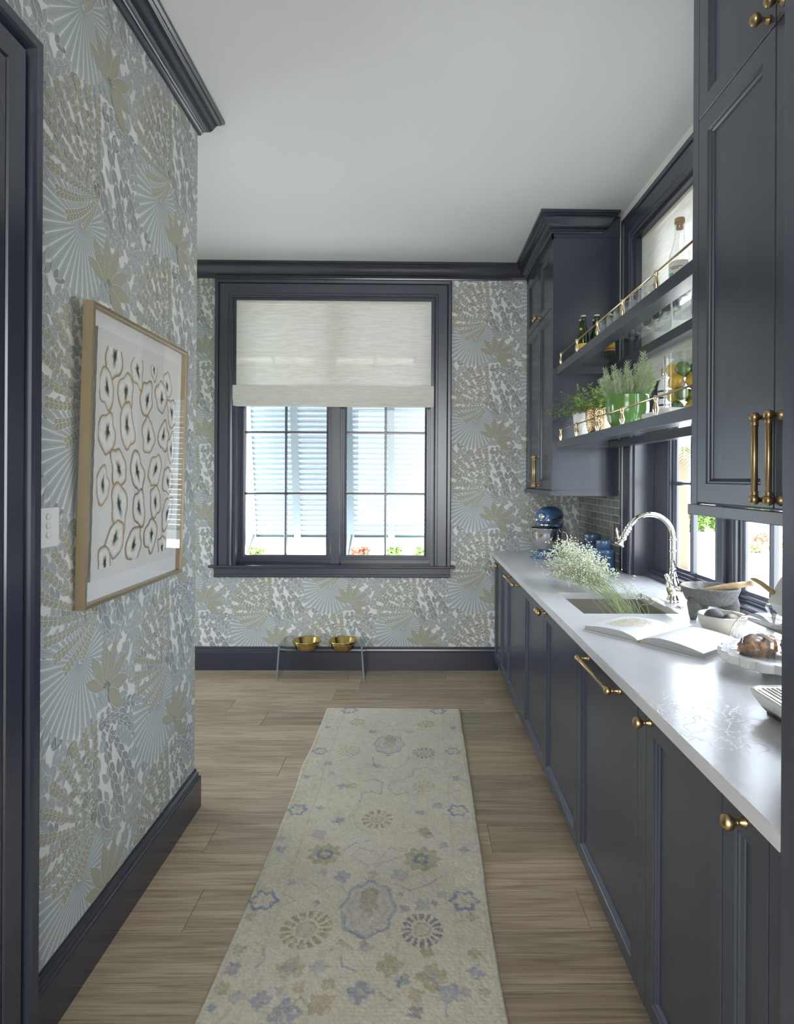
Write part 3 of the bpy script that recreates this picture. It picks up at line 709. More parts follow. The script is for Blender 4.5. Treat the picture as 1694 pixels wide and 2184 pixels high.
for (g, z, r) in ((-0.02, ZB-0.0005, 0.03), (-0.003, ZB-0.0005, 0.025), (-0.002, ZB-0.02, 0.025), (0.004, ZB-0.17, 0.03), (0.03, ZB-0.195, 0.03)):
    lp.append([(a, b_, z) for a, b_ in rrect(SX0+g, SX1-g, SY0+g, SY1-g, max(0.006, r))])
loft(sk, lp, True, False)
sink = tag(sk.build('sink', sk_m), 'taupe undermount prep sink in the white worktop', 'sink')
MB().lathe([(0.001, 0.004), (0.03, 0.004), (0.042, 0.001), (0.042, 0.0)], ((SX0+SX1)/2, (SY0+SY1)/2, ZB-0.195), 24).build('drain', nickel, sink)

# ------------------------------------------------------------------ wall cabinets
XU = 0.850
CABCR = [(a*1.08, ZC-0.001+b) for a, b in CROWN]
def wall_cabinet(label, y0, y1, mid, crown_path, back=XR-0.033):
    t = empty('wall_cabinet', (XU, (y0+y1)/2*S, 1.38), label, 'cabinet', 'navy wall cabinets')
    def par(o): o.parent = t; o.matrix_parent_inverse = Matrix.Translation(-Vector(t.location)); return o
    par(MB().box(XU+0.0225, back, y0*S+0.001, y1*S-0.001, 1.412, ZC-0.002).build('carcass', navy))
    par(MB().bbox(XU-0.012, XU+0.016, y0*S-0.012, y1*S-0.001, 1.380, 1.412, 0.002).box(XU+0.016, back, y0*S-0.011, y0*S+0.012, 1.380, 1.412).build('light_rail', navy))
    fr = MB()
    a0, a1 = y0*S+0.0005, y1*S-0.0005
    e = 0.040
    fr.box(XU, XU+0.0224, a0, a0+e*0.95, 1.4125, 3.03).box(XU, XU+0.0224, a1-e*0.9, a1, 1.4125, 3.03).box(XU, XU+0.0224, a0, a1, 2.995, ZC-0.002)
    par(fr.build('face_frame', navy))
    par(MB().box(XU+0.002, back, y0*S-0.0035, y0*S+0.0008, 3.0, ZC-0.002).build('frieze', navy))
    for (p, q, hy) in ((y0*S+e*0.95, mid*S, mid*S-0.029), (mid*S, y1*S-e*0.9, mid*S+0.029)):
        d = par(panel_front(None, 'door', XU, p, q, 1.416, 2.573, st=0.052, rt=0.056, rb=0.056))
        link('door_pull', PULL_V, d, (XU, hy, 1.538))
        d = par(panel_front(None, 'upper_door', XU, p, q, 2.573, 2.994, st=0.052, rt=0.052, rb=0.050))
        link('knob', KNOB, d, (XU, hy, 2.603))
    soften(par(MB().sweep(crown_path, CABCR, xy).build('crown', navy_gloss)))
    return t
wall_cabinet('tall navy wall cabinet in the far corner above the stand mixer', 3.52, 4.368, 3.93, [(XR-0.13, 3.52*S+0.10), (XR-0.13, 3.52*S), (XU, 3.52*S), (XU, 4.366*S)], XR-0.003)
wall_cabinet('tall navy wall cabinet hanging over the window next to the shelves', 0.893, 1.732, 1.330, [(XU, 1.732*S), (XU, 0.893*S)][::1])

# tall cabinet at the near end
t = empty('tall_cabinet', (0.58, 0.4, 0), 'tall navy cabinet panel at the near end of the worktop', 'cabinet')
def par(o): o.parent = t; o.matrix_parent_inverse = Matrix.Translation(-Vector(t.location)); return o
par(MB().bbox(0.5795, XR-0.003, 0.60*S, 0.8855*S, 0.0, ZC-0.003, 0.001).build('side_panel', navy))
par(MB().box(0.60, XR-0.003, -0.55, 0.598*S, 0.0, ZC-0.003).build('carcass', navy))
par(panel_front(None, 'door', 0.577, -0.54, 0.05, 0.10, 2.5, st=0.07)); par(panel_front(None, 'door', 0.577, 0.05, 0.628, 0.10, 2.5, st=0.07))

# ------------------------------------------------------------------ floating shelves with glass and brass gallery
def shelf(label, zt, h):
    y0, y1 = 1.735*S, 3.517*S; x0, x1 = 0.869, 1.238
    t = empty('floating_shelf', (x0, (y0+y1)/2, zt), label, 'shelf', 'floating shelves in front of the window')
    def par(o): o.parent = t; o.matrix_parent_inverse = Matrix.Translation(-Vector(t.location)); return o
    zb = zt-h
    par(MB().bbox(x0, x0+0.066, y0, y1, zb, zt, 0.0015).build('front_rail', navy))
    par(MB().bbox(x1-0.055, x1, y0, y1, zb, zt, 0.0015).build('back_rail', navy))
    par(MB().bbox(x0+0.0663, x1-0.0553, y1-0.07, y1, zb+0.002, zt-0.002, 0.0015).build('end_rail', navy))
    par(MB().bbox(x0+0.0663, x1-0.0553, y0, y0+0.05, zb+0.002, zt-0.002, 0.0015).build('end_rail', navy))
    par(MB().box(x0+0.055, x1-0.045, y0+0.04, y1-0.06, zt+0.0002, zt+0.0062).build('glass_panel', shelf_glass))
    gx = x0+0.016
    g = par(MB().tube([(gx, y0+0.002, zt+0.070), (gx, 3.453*S+0.004, zt+0.070)], 0.0042, 10).build('gallery_rail', brass_bright))
    prof = [(0.0085, 0), (0.0085, 0.003), (0.0072, 0.008), (0.0122, 0.022), (0.0116, 0.029), (0.0066, 0.049), (0.0060, 0.057), (0.0076, 0.061), (0.0094, 0.069), (0.0078, 0.077), (0.0001, 0.080)]
    me = MB().lathe(prof, (0, 0, 0), 16).data('post'); me.materials.append(brass_bright)
    for yy in (3.453, 3.110, 2.755, 2.420, 2.077, 1.76): link('post', me, g, (gx, yy*S, zt))
    return t
Z_UP, Z_LO = 2.184, 1.720
shelf('upper floating shelf with bottles and tumblers behind a brass gallery rail', Z_UP, 0.047)
shelf('lower floating shelf with potted herbs behind a brass gallery rail', Z_LO, 0.043)

# ------------------------------------------------------------------ backsplash tiles on the right wall
til = mat('grey_glazed_tile', (0.20, 0.205, 0.185), 0.16, spec=0.6)
oi = N(til, 'ShaderNodeObjectInfo'); 
rc = ramp(til, oi.outputs['Random'], [(0, (0.150, 0.158, 0.150)), (0.5, (0.200, 0.203, 0.185)), (1, (0.245, 0.240, 0.210))])
st_ = ramp(til, noise_node(til, 6, 4, (1, 1, 14))[0], [(0.3, (0.82, 0.82, 0.82)), (0.7, (1.1, 1.1, 1.1))])
L(til, mix_rgb(til, 1.0, rc, st_, 'MULTIPLY'), bsdf(til).inputs['Base Color'])
bk = MB().box(XR-0.005, XR-0.0006, RY1+0.156, YF-0.0006, ZT+0.0004, 1.411).build('grout', mat('pale_grout', (0.52, 0.51, 0.47), 0.8), wall_right)
tp_, th_ = 0.1457*S, 0.0474
cache = {}
yend, ystart = YF-0.0015, RY1+0.158
nr = 0; z = ZT+0.002
while z < 1.409:
    z1 = min(z+th_-0.0042, 1.4105); off = tp_*(0.5 if nr % 2 else 1.0); yb = yend
    first = True
    while yb > ystart+0.01:
        wlen = off if first else tp_; first = False
        ya = max(yb-wlen+0.0060, ystart)
        if yb-ya > 0.008:
            key = (round(yb-ya, 4), round(z1-z, 4))
            if key not in cache:
                q = MB().rings((-(key[0])/2, key[0]/2, -key[1]/2, key[1]/2), [(0, 0.0), (0, 0.0012), (0.0015, 0.0018)], lambda u, v, h: (-h, u, v)); cache[key] = q.data('tile'); cache[key].materials.append(til)
            link('tile', cache[key], wall_right, (XR-0.0042, (ya+yb)/2, (z+z1)/2))
        yb -= wlen
    z += th_; nr += 1
ol = tag(MB().bbox(XR-0.016, XR-0.0095, 3.575*S, 3.655*S, 1.090, 1.205, 0.002).build('outlet_plate', mat('taupe_plate', (0.22, 0.21, 0.18), 0.4)), 'taupe outlet plate on the tiled backsplash', 'outlet')
MB().bbox(XR-0.019, XR-0.0155, 3.600*S, 3.630*S, 1.112, 1.183, 0.001).build('rocker', mat('taupe_rocker', (0.20, 0.19, 0.165), 0.35), ol)

# ------------------------------------------------------------------ framed oyster print on the left wall
pic = empty('framed_picture', (XL+0.02, 1.99*S, 1.55), 'large framed watercolour of oyster shells in a thin gold frame', 'picture')
PB0, PB1 = Vector((XL+0.0350, 0, 1.099)), Vector((XL+0.0580, 0, 1.994))     # front face line: bottom and top (leans out at the top)
pdir = (PB1-PB0).normalized(); pn = Vector((pdir.z, 0, -pdir.x))            # in-plane up, outward normal (+x)
PY0, PY1 = 1.630*S, 2.302*S
PHt = (PB1-PB0).length
def pmap(u, v, h): q = PB0 + pdir*v + pn*h; return (q.x, PY0+u, q.z)
PW = PY1-PY0
def ppar(o): o.parent = pic; o.matrix_parent_inverse = Matrix.Translation(-Vector(pic.location)); return o
gold = mat('champagne_gold_leaf', (0.40, 0.315, 0.20), 0.38, 0.75, bump=(40, 0.1, 0.003))
ppar(MB().rings((0, PW, 0, PHt), [(0, -0.030), (0, -0.001), (0.001, 0.0), (0.011, 0.0), (0.0125, -0.0015), (0.0125, -0.026)], pmap, cap=False).build('frame', gold))
mat_board = mat('white_mount_board', (0.80, 0.80, 0.79), 0.7)
ppar(MB().rings((0.0115, PW-0.0115, 0.0115, PHt-0.0115), [(0, -0.029), (0, -0.022)], pmap).build('mount_board', mat_board))
sheet = MB().rings((0.055, PW-0.050, 0.072, PHt-0.060), [(0, -0.0215), (0, -0.0185)], pmap)
ppar(sheet.build('art_sheet', mat('rag_paper', (0.735, 0.725, 0.70), 0.8)))
def oysters():
    vs = []; fs = []; cs = []; r = random.Random(11)
    AW, AH = PW-0.105, PHt-0.132; AX, AY = 0.055, 0.072
    m = 0.035
    spots = []
    rows = 6
    cells = [(0.13,0.945,1.2),(0.42,0.93,1.0),(0.66,0.965,0.6),(0.87,0.90,0.9),
             (0.05,0.80,1.0),(0.28,0.80,1.1),(0.56,0.80,1.05),(0.78,0.83,1.05),(0.97,0.76,0.9),
             (0.07,0.60,1.1),(0.31,0.64,1.1),(0.60,0.61,1.1),(0.84,0.62,1.0),(0.97,0.56,0.8),
             (0.04,0.36,0.9),(0.22,0.44,1.1),(0.46,0.43,1.05),(0.72,0.44,1.05),(0.93,0.38,0.95),
             (0.24,0.27,1.15),(0.50,0.24,1.05),(0.74,0.27,1.0),(0.93,0.20,0.95),
             (0.20,0.11,1.1),(0.44,0.065,1.1),(0.68,0.10,1.1),(0.08,0.015,0.9),(0.87,0.01,0.8)]
    for (fx, fy, sc_) in cells:
        cx, cy = AX+m+fx*(AW-2*m), AY+m+fy*(AH-2*m)
        spots.append(1); nseg = 40; base = 0.0465*sc_; rot = r.uniform(-0.5, 0.5); el = r.uniform(1.15, 1.45); ph = [r.uniform(0, 6.28) for _ in range(5)]; amp = [0.08, 0.07, 0.05, 0.04, 0.035]
        tip = r.choice((PI/2+0.3, PI/2-0.5, -PI/2, PI/2+0.8)); dx, dy = r.uniform(-0.12, 0.2), r.uniform(-0.12, 0.15)
        def rad(a):
            q = 1+sum(amp[i]*math.sin((i+2)*a+ph[i]) for i in range(5)); d = (a-tip+PI) % (2*PI)-PI
            return q*(1+0.28*math.exp(-(d/0.28)**2))
        BR, GY, WH, DK, SM = (0.36, 0.25, 0.14), (0.56, 0.52, 0.45), (0.80, 0.79, 0.76), (0.035, 0.042, 0.038), (0.30, 0.30, 0.25)
        rings_ = [(1.0, BR), (0.93, (0.40, 0.29, 0.17)), (0.87, GY), (0.80, (0.72, 0.705, 0.66)), (0.62, WH), (0.44, (0.76, 0.75, 0.71)), (0.34, (0.50, 0.50, 0.45)), (0.25, SM), (0.15, DK), (0.0, DK)]
        o = len(vs)
        tone = r.uniform(0.85, 1.15)
        for ri, (f, c) in enumerate(rings_):
            for i in range(nseg):
                a = 2*PI*i/nseg; q = rad(a)*base*(f if f > 0.5 else f*(1+0.14*math.sin(3*a+ph[0])+0.10*math.sin(5*a+ph[2]))*(0.75 if abs(math.cos(a)) > 0.5 else 1.1))
                x0, y0 = q*math.cos(a), q*math.sin(a)*el
                k = (1-f)**1.5
                x1, y1 = x0*math.cos(rot)-y0*math.sin(rot)+dx*base*k, x0*math.sin(rot)+y0*math.cos(rot)+dy*base*k*1.2
                u_ = min(max(cx+x1, AX+m*0.6), AX+AW-m*0.5); v_ = min(max(cy+y1, AY+m*0.9), AY+AH-m*1.3)
                j_ = r.uniform(0.93, 1.07)
                vs.append(pmap(u_, v_, -0.0182+0.00004*len(spots))); cs.append(tuple(min(0.85, e*j_*(tone if ri < 3 else 1)) for e in c))
        for ri in range(len(rings_)-1):
            for i in range(nseg):
                i2 = (i+1) % nseg; fs.append((o+ri*nseg+i, o+ri*nseg+i2, o+(ri+1)*nseg+i2, o+(ri+1)*nseg+i))
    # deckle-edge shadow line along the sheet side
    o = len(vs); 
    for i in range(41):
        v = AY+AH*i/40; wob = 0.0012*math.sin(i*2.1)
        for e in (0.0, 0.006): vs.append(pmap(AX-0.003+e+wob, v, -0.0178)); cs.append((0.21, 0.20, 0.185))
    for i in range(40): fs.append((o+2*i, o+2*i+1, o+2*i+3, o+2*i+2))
    return vs, fs, cs
v_, f_, c_ = oysters()
ow = vcol_mat('watercolour', 0.8, 0.1)
ppar(colour_mesh('oyster_print', v_, f_, c_, ow))
ppar(MB().rings((0.012, PW-0.012, 0.012, PHt-0.012), [(0, -0.0055), (0, -0.004)], pmap).build('glazing', art_glass))

# ------------------------------------------------------------------ runner rug
RUG = dict(far=(-0.561, 3.62*S, 0.287, 3.62*S), w=0.848, ln=3.55*S)
rug_dir = Vector((-0.031, -2.09*S)).normalized(); rug_r = Vector((-rug_dir.y, rug_dir.x))
rug_o = Vector((-0.561, 3.62*S))
def rug_uv(x, y):
    d = Vector((x, y))-rug_o; return (d.dot(rug_r), d.dot(rug_dir))
def px_floor(px, py):
    # photo pixel -> floor point (only to place the motifs where the rug shows them)
    Y = CAM_H*F_PX/(py-1020.0); return ((px-889.0)*Y/F_PX, Y)
def rug():
    NU, NV = 212, 900
    wd, ln = RUG['w'], RUG['ln']
    U, V = np.meshgrid(np.linspace(0, wd, NU), np.linspace(0, ln, NV), indexing='ij')
    rs = np.random.RandomState(5)
    def smooth(sig, a):
        n = rs.standard_normal((int(wd/sig)+4, int(ln/sig)+4)); x = U/sig; y = V/sig
        i0 = x.astype(int); j0 = y.astype(int); fx = x-i0; fy = y-j0; fx = fx*fx*(3-2*fx); fy = fy*fy*(3-2*fy)
        g = lambda i, j: n[np.clip(i, 0, n.shape[0]-1), np.clip(j, 0, n.shape[1]-1)]
        return a*(g(i0, j0)*(1-fx)*(1-fy)+g(i0+1, j0)*fx*(1-fy)+g(i0, j0+1)*(1-fx)*fy+g(i0+1, j0+1)*fx*fy)
    C = np.zeros((NU, NV, 3)); C[:] = (0.58, 0.54, 0.44)
    Uw = U+smooth(0.02, 0.0022); Vw = V+smooth(0.02, 0.0022)
    wear = 1.0+smooth(0.012, 0.35)+smooth(0.004, 0.35)
    BL, OLV, LAV, TAN, DB = (0.150, 0.205, 0.340), (0.270, 0.235, 0.110), (0.300, 0.310, 0.385), (0.330, 0.260, 0.150), (0.085, 0.115, 0.20)
    def put(mask, col, al=0.85):
        a = np.clip(mask*wear, 0, 1)*al*0.85
        for e in range(3): C[:, :, e] = C[:, :, e]*(1-a)+col[e]*a
    def soft(d, w): return np.clip(1-d/w, 0, 1)**0.6
    def pol(u, v, el=1.0): return np.hypot(Uw-u, (Vw-v)*el), np.arctan2((Vw-v)*el, Uw-u)
    def ros(u, v, r, col, n=12, cen=None, al=0.8):
        d, a = pol(u, v); pet = (np.cos(n*a) > -0.25)
        put(((d > r*0.55) & (d < r) & pet).astype(float), col, al); put(((d > r*0.30) & (d < r*0.42)).astype(float), col, al*0.5)
        put((d < r*0.45).astype(float), cen or (0.42, 0.38, 0.29), 0.55)
    def flower(u, v, r, col, n=6, al=0.85):
        d, a = pol(u, v); rr = r*(1+0.16*np.cos(n*a)); put((np.abs(d-rr*0.86) < r*0.17).astype(float), col, al); put((d < r*0.22).astype(float), OLV, 0.4)
    def dot(u, v, r, col, al=0.8, el=1.0):
        d, a = pol(u, v, el); put((d < r*(1+0.16*np.sin(4*a+u*90)+0.12*np.sin(7*a+v*70))).astype(float), col, al); put((d < r*0.35).astype(float), (0.46, 0.42, 0.33), 0.5)
    def vine(pts, col, w=0.0035, al=0.55):
        for (a, b) in zip(pts[:-1], pts[1:]):
            ab = np.array(b)-np.array(a); L2 = ab@ab+1e-9
            t = np.clip(((Uw-a[0])*ab[0]+(Vw-a[1])*ab[1])/L2, 0, 1)
            put((np.hypot(Uw-a[0]-t*ab[0], Vw-a[1]-t*ab[1]) < w).astype(float), col, al)
    def at(zx, zy):   # zoom coordinates used while studying the photo (x/2.42+400, y/2.42+1480)
        return rug_uv(*px_floor(zx/2.42+400, zy/2.42+1480))
    # border bands
    for u0 in (0.018, 0.118, wd-0.118, wd-0.018): put(soft(np.abs(U-u0), 0.006), (0.36, 0.33, 0.25), 0.35)
    put(((U < 0.115) | (U > wd-0.115)).astype(float)*(smooth(0.010, 1.0) > 0.55), (0.36, 0.335, 0.255), 0.35)
    put((smooth(0.03, 1.0) > 1.1).astype(float), (0.40, 0.35, 0.26), 0.30)
    # medallions
    for (zx, zy, r) in ((1050, 270, 0.076), (940, 1120, 0.090)):
        u, v = at(zx, zy); d, a = pol(u, v, 0.72)
        rr = r*(1+0.07*np.cos(8*a)); put((d < rr).astype(float), LAV, 0.30); put((np.abs(d-rr) < 0.006).astype(float), BL, 0.55); put((np.abs(d-rr*0.72) < 0.006).astype(float), (0.44, 0.41, 0.34), 0.8)
        d2 = np.hypot((Uw-u)/0.032, (Vw-v+0.03)/0.075); put((d2 < 1+0.12*np.cos(6*a)).astype(float), OLV, 0.55); dot(u, v+0.012, 0.024, (0.5, 0.46, 0.38), 0.9); dot(u, v+0.012, 0.012, LAV, 0.8)
        vine([(u-0.05, v+r*1.15), (u, v+r*1.55), (u+0.05, v+r*1.15)], BL); dot(u, v+r*1.75, 0.012, TAN); vine([(u-0.03, v-r*1.7), (u, v-r*1.35), (u+0.03, v-r*1.7)], LAV)
    for (zx, zy, r, c, n) in ((1230, 315, 0.062, BL, 14), (1225, 1235, 0.072, DB, 16), (620, 1230, 0.082, OLV, 16), (1000, 660, 0.070, OLV, 12), (890, 155, 0.050, OLV, 12), (1240, 165, 0.050, OLV, 12), (850, 305, 0.062, (0.40, 0.37, 0.27), 12), (1230, 490, 0.055, (0.38, 0.36, 0.29), 12)): ros(*at(zx, zy), r, c, n)
    for (zx, zy, r) in ((710, 840, 0.062), (1220, 865, 0.066)):
        u, v = at(zx, zy); d, a = pol(u, v); put((d < r*(1+0.12*np.cos(9*a))).astype(float), OLV, 0.62); put((np.abs(d-r*0.38) < r*0.13).astype(float), BL, 0.8)
    for (zx, zy, r) in ((700, 305, 0.038), (1380, 305, 0.038), (575, 610, 0.040), (1405, 615, 0.042), (400, 1080, 0.048), (1450, 1085, 0.048), (845, 95, 0.045), (1300, 97, 0.045)): flower(*at(zx, zy), r, BL)
    for (zx, zy, r, c) in ((490, 760, 0.018, LAV), (490, 815, 0.020, BL), (1435, 820, 0.020, BL), (740, 370, 0.020, BL), (630, 440, 0.018, BL), (1395, 445, 0.020, BL), (1380, 185, 0.020, BL), (735, 182, 0.018, BL), (250, 1435, 0.024, BL), (1510, 1455, 0.024, BL),
                           (800, 488, 0.022, BL), (850, 485, 0.026, OLV), (695, 600, 0.018, BL), (1215, 625, 0.018, BL), (790, 668, 0.026, BL), (790, 668, 0.012, OLV), (690, 735, 0.030, LAV), (1255, 745, 0.022, BL), (1240, 725, 0.026, OLV), (1330, 795, 0.020, BL),
                           (805, 955, 0.030, BL), (805, 950, 0.012, OLV), (965, 945, 0.020, LAV), (1105, 950, 0.034, LAV), (705, 935, 0.020, LAV), (540, 985, 0.016, LAV), (665, 1097, 0.014, DB), (1135, 1125, 0.016, BL), (1230, 1105, 0.028, LAV), (1290, 1097, 0.012, DB), (1330, 1055, 0.020, LAV),
                           (545, 1435, 0.040, TAN), (545, 1435, 0.020, LAV), (690, 1430, 0.026, LAV), (1050, 1420, 0.036, OLV), (1280, 1480, 0.045, OLV), (1280, 1480, 0.018, LAV), (1120, 1495, 0.022, BL), (590, 1530, 0.020, TAN), (740, 1515, 0.022, OLV), (905, 1555, 0.034, BL), (395, 1595, 0.028, BL), (500, 1550, 0.020, LAV),
                           (1370, 1565, 0.032, BL), (1195, 1665, 0.020, DB), (1190, 1570, 0.022, TAN), (700, 1620, 0.034, TAN), (520, 1670, 0.040, BL), (150, 1635, 0.014, BL), (270, 1580, 0.020, LAV), (200, 1535, 0.022, OLV), (1450, 1560, 0.016, LAV), (1550, 1555, 0.016, OLV), (965, 205, 0.022, DB), (1160, 205, 0.022, LAV), (1110, 1050, 0.010, BL), (860, 320, 0.01, BL),
                           (1300, 590, 0.022, BL), (1250, 1350, 0.020, OLV), (1500, 1360, 0.022, OLV), (280, 1335, 0.022, OLV), (930, 1330, 0.018, LAV), (985, 380, 0.022, LAV), (760, 420, 0.014, LAV), (1490, 1170, 0.018, OLV), (335, 1165, 0.018, OLV)): dot(*at(zx, zy), r, c, 0.62)
    for pts, c in (([(900, 570), (905, 530), (960, 515), (1010, 530), (1020, 470), (980, 455), (920, 460)], BL), ([(1165, 560), (1150, 520), (1090, 535), (1050, 500), (1060, 465), (1130, 450), (1170, 430), (1180, 400), (1240, 390), (1280, 410)], BL),
                   ([(795, 1000), (820, 1040), (900, 990), (960, 985)], LAV), ([(780, 835), (880, 785), (960, 770)], BL), ([(990, 830), (900, 810), (850, 850), (940, 900), (985, 890)], LAV), ([(1000, 870), (1060, 810), (1120, 830)], LAV), ([(970, 910), (1120, 850)], LAV),
                   ([(1080, 1000), (1160, 1030), (1250, 1000), (1330, 955)], BL), ([(650, 1000), (700, 1030), (760, 1000)], LAV), ([(500, 1045), (560, 1080), (490, 1110)], (0.33, 0.31, 0.25)), ([(520, 1340), (600, 1310), (700, 1300)], BL), ([(800, 1370), (810, 1420), (880, 1450)], BL),
                   ([(370, 1425), (410, 1400), (405, 1330)], BL), ([(740, 1350), (800, 1290), (860, 1340)], OLV), ([(1090, 1300), (1085, 1380)], LAV), ([(1350, 1620), (1355, 1690)], BL), ([(965, 335), (980, 380), (1020, 395)], BL), ([(1150, 330), (1140, 370), (1080, 400)], LAV), ([(1000, 150), (1070, 180), (1140, 150)], LAV),
                   ([(780, 360), (850, 340), (900, 310)], (0.30, 0.30, 0.28)), ([(870, 640), (890, 700), (960, 730)], (0.36, 0.33, 0.25)), ([(1130, 640), (1140, 700), (1070, 740)], (0.36, 0.33, 0.25)), ([(1100, 1530), (1115, 1480)], BL), ([(540, 1640), (600, 1580), (640, 1620)], OLV), ([(1000, 1560), (1060, 1600), (1110, 1570)], OLV)):
        vine([at(*p) for p in pts], c)
    # knotted pile: row structure and abrash
    C *= (1+0.025*np.sin(V*2*PI/0.0125)+0.06*rs.standard_normal((NU, NV))+smooth(0.16, 0.04)+smooth(0.02, 0.03))[:, :, None]
    C = np.clip(C, 0.03, 0.75)
    edge = np.minimum(np.minimum(U, wd-U), np.minimum(V, ln-V))
    Zz = 0.011*np.clip(edge/0.006, 0, 1)**0.5+0.00042*rs.standard_normal((NU, NV))+0.00018*np.sin(V*2*PI/0.0125)+smooth(0.12, 0.0006)
    Zz[edge < 1e-9] = 0.0006
    wob = smooth(0.25, 0.004)
    X = rug_o.x+rug_r.x*(U+wob)+rug_dir.x*V; Y = rug_o.y+rug_r.y*(U+wob)+rug_dir.y*V
    vs = np.stack([X, Y, Zz], -1).reshape(-1, 3)
    idx = np.arange(NU*NV).reshape(NU, NV)
    q = np.stack([idx[:-1, :-1], idx[1:, :-1], idx[1:, 1:], idx[:-1, 1:]], -1).reshape(-1, 4)
    me = bpy.data.meshes.new('runner_rug'); me.vertices.add(len(vs)); me.vertices.foreach_set('co', vs.ravel())
    me.loops.add(q.size); me.loops.foreach_set('vertex_index', q.ravel().astype(np.int32)); me.polygons.add(len(q)); me.polygons.foreach_set('loop_start', np.arange(0, q.size, 4, dtype=np.int32))
    me.update(calc_edges=True); me.validate()
    at_ = me.color_attributes.new('Col', 'FLOAT_COLOR', 'POINT'); arr = np.ones((NU*NV, 4), np.float32); arr[:, :3] = C.reshape(-1, 3); at_.data.foreach_set('color', arr.ravel())
    me.materials.append(vcol_mat('wool_pile', 0.95, 0.05))
    o = link('runner_rug', me); tag(o, 'long cream runner rug with faded blue and olive floral motifs', 'rug')
    fr = MB(); r = random.Random(2)
    for i in range(150):
        uu = wd*(i+0.5)/150; p = rug_o+rug_r*uu; q2 = p-rug_dir*r.uniform(0.006, 0.016)+rug_r*r.uniform(-0.004, 0.004)
        fr.tube([(p.x+rug_dir.x*0.01, p.y+rug_dir.y*0.01, 0.006), (p.x, p.y, 0.006), (q2.x, q2.y, 0.0018)], 0.0013, 4)
    fr.build('fringe', mat('rug_fringe', (0.50, 0.47, 0.38), 0.95), o)
rug()

# ------------------------------------------------------------------ pet feeder: clear stand and two bowls
fd_y = YF-0.160*S
ps = empty('pet_feeder_stand', (-0.73, fd_y, 0), 'clear acrylic pet feeding stand against the far wall', 'stand')
FX0, FX1, FZ = -1.000, -0.390, 0.258
FYa, FYb = fd_y-0.115, fd_y+0.125
FCX = (-0.814, -0.545); FR = 0.108
# top plate with two round holes
def holed_plate(z0, z1):
    b = MB(); n = 32
    for z, fl in ((z0, 1), (z1, 0)):
        for (xa, xb, cx_) in ((FX0, (FCX[0]+FCX[1])/2, FCX[0]), ((FCX[0]+FCX[1])/2, FX1, FCX[1])):
            vs = []; fs = []
            for i in range(n):
                a = 2*PI*i/n; c, s_ = math.cos(a), math.sin(a)
                vs.append((cx_+0.100*c, fd_y+0.100*s_, z))
                lim = [((xb-cx_) if c > 0 else (xa-cx_))/c if abs(c) > 1e-6 else 1e9, ((FYb-fd_y) if s_ > 0 else (FYa-fd_y))/s_ if abs(s_) > 1e-6 else 1e9]
                t_ = min(lim); vs.append((cx_+t_*c, fd_y+t_*s_, z))
            for i in range(n): i2 = (i+1) % n; fs.append((2*i, 2*i+1, 2*i2+1, 2*i2))
            b.add(vs, fs)
    for cx_ in FCX: b.lathe([(0.100, z0), (0.100, z1)], (cx_, fd_y, 0), n, closed=False)
    b.add([(FX0, FYa, z0), (FX1, FYa, z0), (FX1, FYa, z1), (FX0, FYa, z1)], [(0, 1, 2, 3)])
    b.add([(FX0, FYb, z0), (FX1, FYb, z0), (FX1, FYb, z1), (FX0, FYb, z1)], [(0, 1, 2, 3)])
    return b
def fpar(o): o.parent = ps; o.matrix_parent_inverse = Matrix.Translation(-Vector(ps.location)); return o
fpar(holed_plate(FZ, FZ+0.010).build('top_plate', acrylic))
edge_m = mat('acrylic_edge', (0.22, 0.26, 0.28), 0.15, spec=0.6)
for q, x_ in ((-1, FX0), (1, FX1)):
    sl = 0.018*q
    b = MB().add([(x_, FYa, FZ+0.010), (x_, FYb, FZ+0.010), (x_+sl, FYb, 0.0), (x_+sl, FYa, 0.0), (x_-0.010*q, FYa, FZ+0.010), (x_-0.010*q, FYb, FZ+0.010), (x_+sl-0.010*q, FYb, 0), (x_+sl-0.010*q, FYa, 0)],
                 [(0, 1, 2, 3), (4, 7, 6, 5), (1, 5, 6, 2), (2, 6, 7, 3)])
    leg = fpar(b.build('leg', acrylic))
    MB().add([(x_+0.0006*q, FYa-0.0003, FZ), (x_-0.0106*q, FYa-0.0003, FZ), (x_+sl-0.0106*q, FYa-0.0003, 0.0), (x_+sl+0.0006*q, FYa-0.0003, 0.0), (x_+0.0006*q, FYa+0.004, FZ), (x_-0.0106*q, FYa+0.004, FZ), (x_+sl-0.0106*q, FYa+0.004, 0), (x_+sl+0.0006*q, FYa+0.004, 0)],
             [(0, 1, 2, 3), (4, 7, 6, 5), (0, 4, 5, 1), (1, 5, 6, 2), (3, 2, 6, 7), (0, 3, 7, 4)]).build('polished_edge', edge_m, leg)
bowl_m = mat('gold_steel', (0.62, 0.44, 0.15), 0.20, 1.0)
for i, cx_ in enumerate(FCX):
    pr = [(0.0005, -0.048), (0.070, -0.050), (0.082, -0.042), (0.094, 0.004), (0.097, 0.0115), (0.108, 0.0115), (0.1095, 0.015), (0.108, 0.0185), (0.100, 0.019), (0.0945, 0.014), (0.079, -0.040), (0.069, -0.0465), (0.0005, -0.0455)]
    tag(MB().lathe(pr, (cx_, fd_y, FZ), 40).build('pet_bowl', bowl_m), ('gold metal pet bowl in the feeding stand, the one nearer the wallpapered corner', 'gold metal pet bowl in the feeding stand, the one nearer the cabinets')[i], 'bowl', 'gold pet bowls')

# ------------------------------------------------------------------ things on the worktop
def placed(root):
    def p(o): o.parent = root; return o
    return p
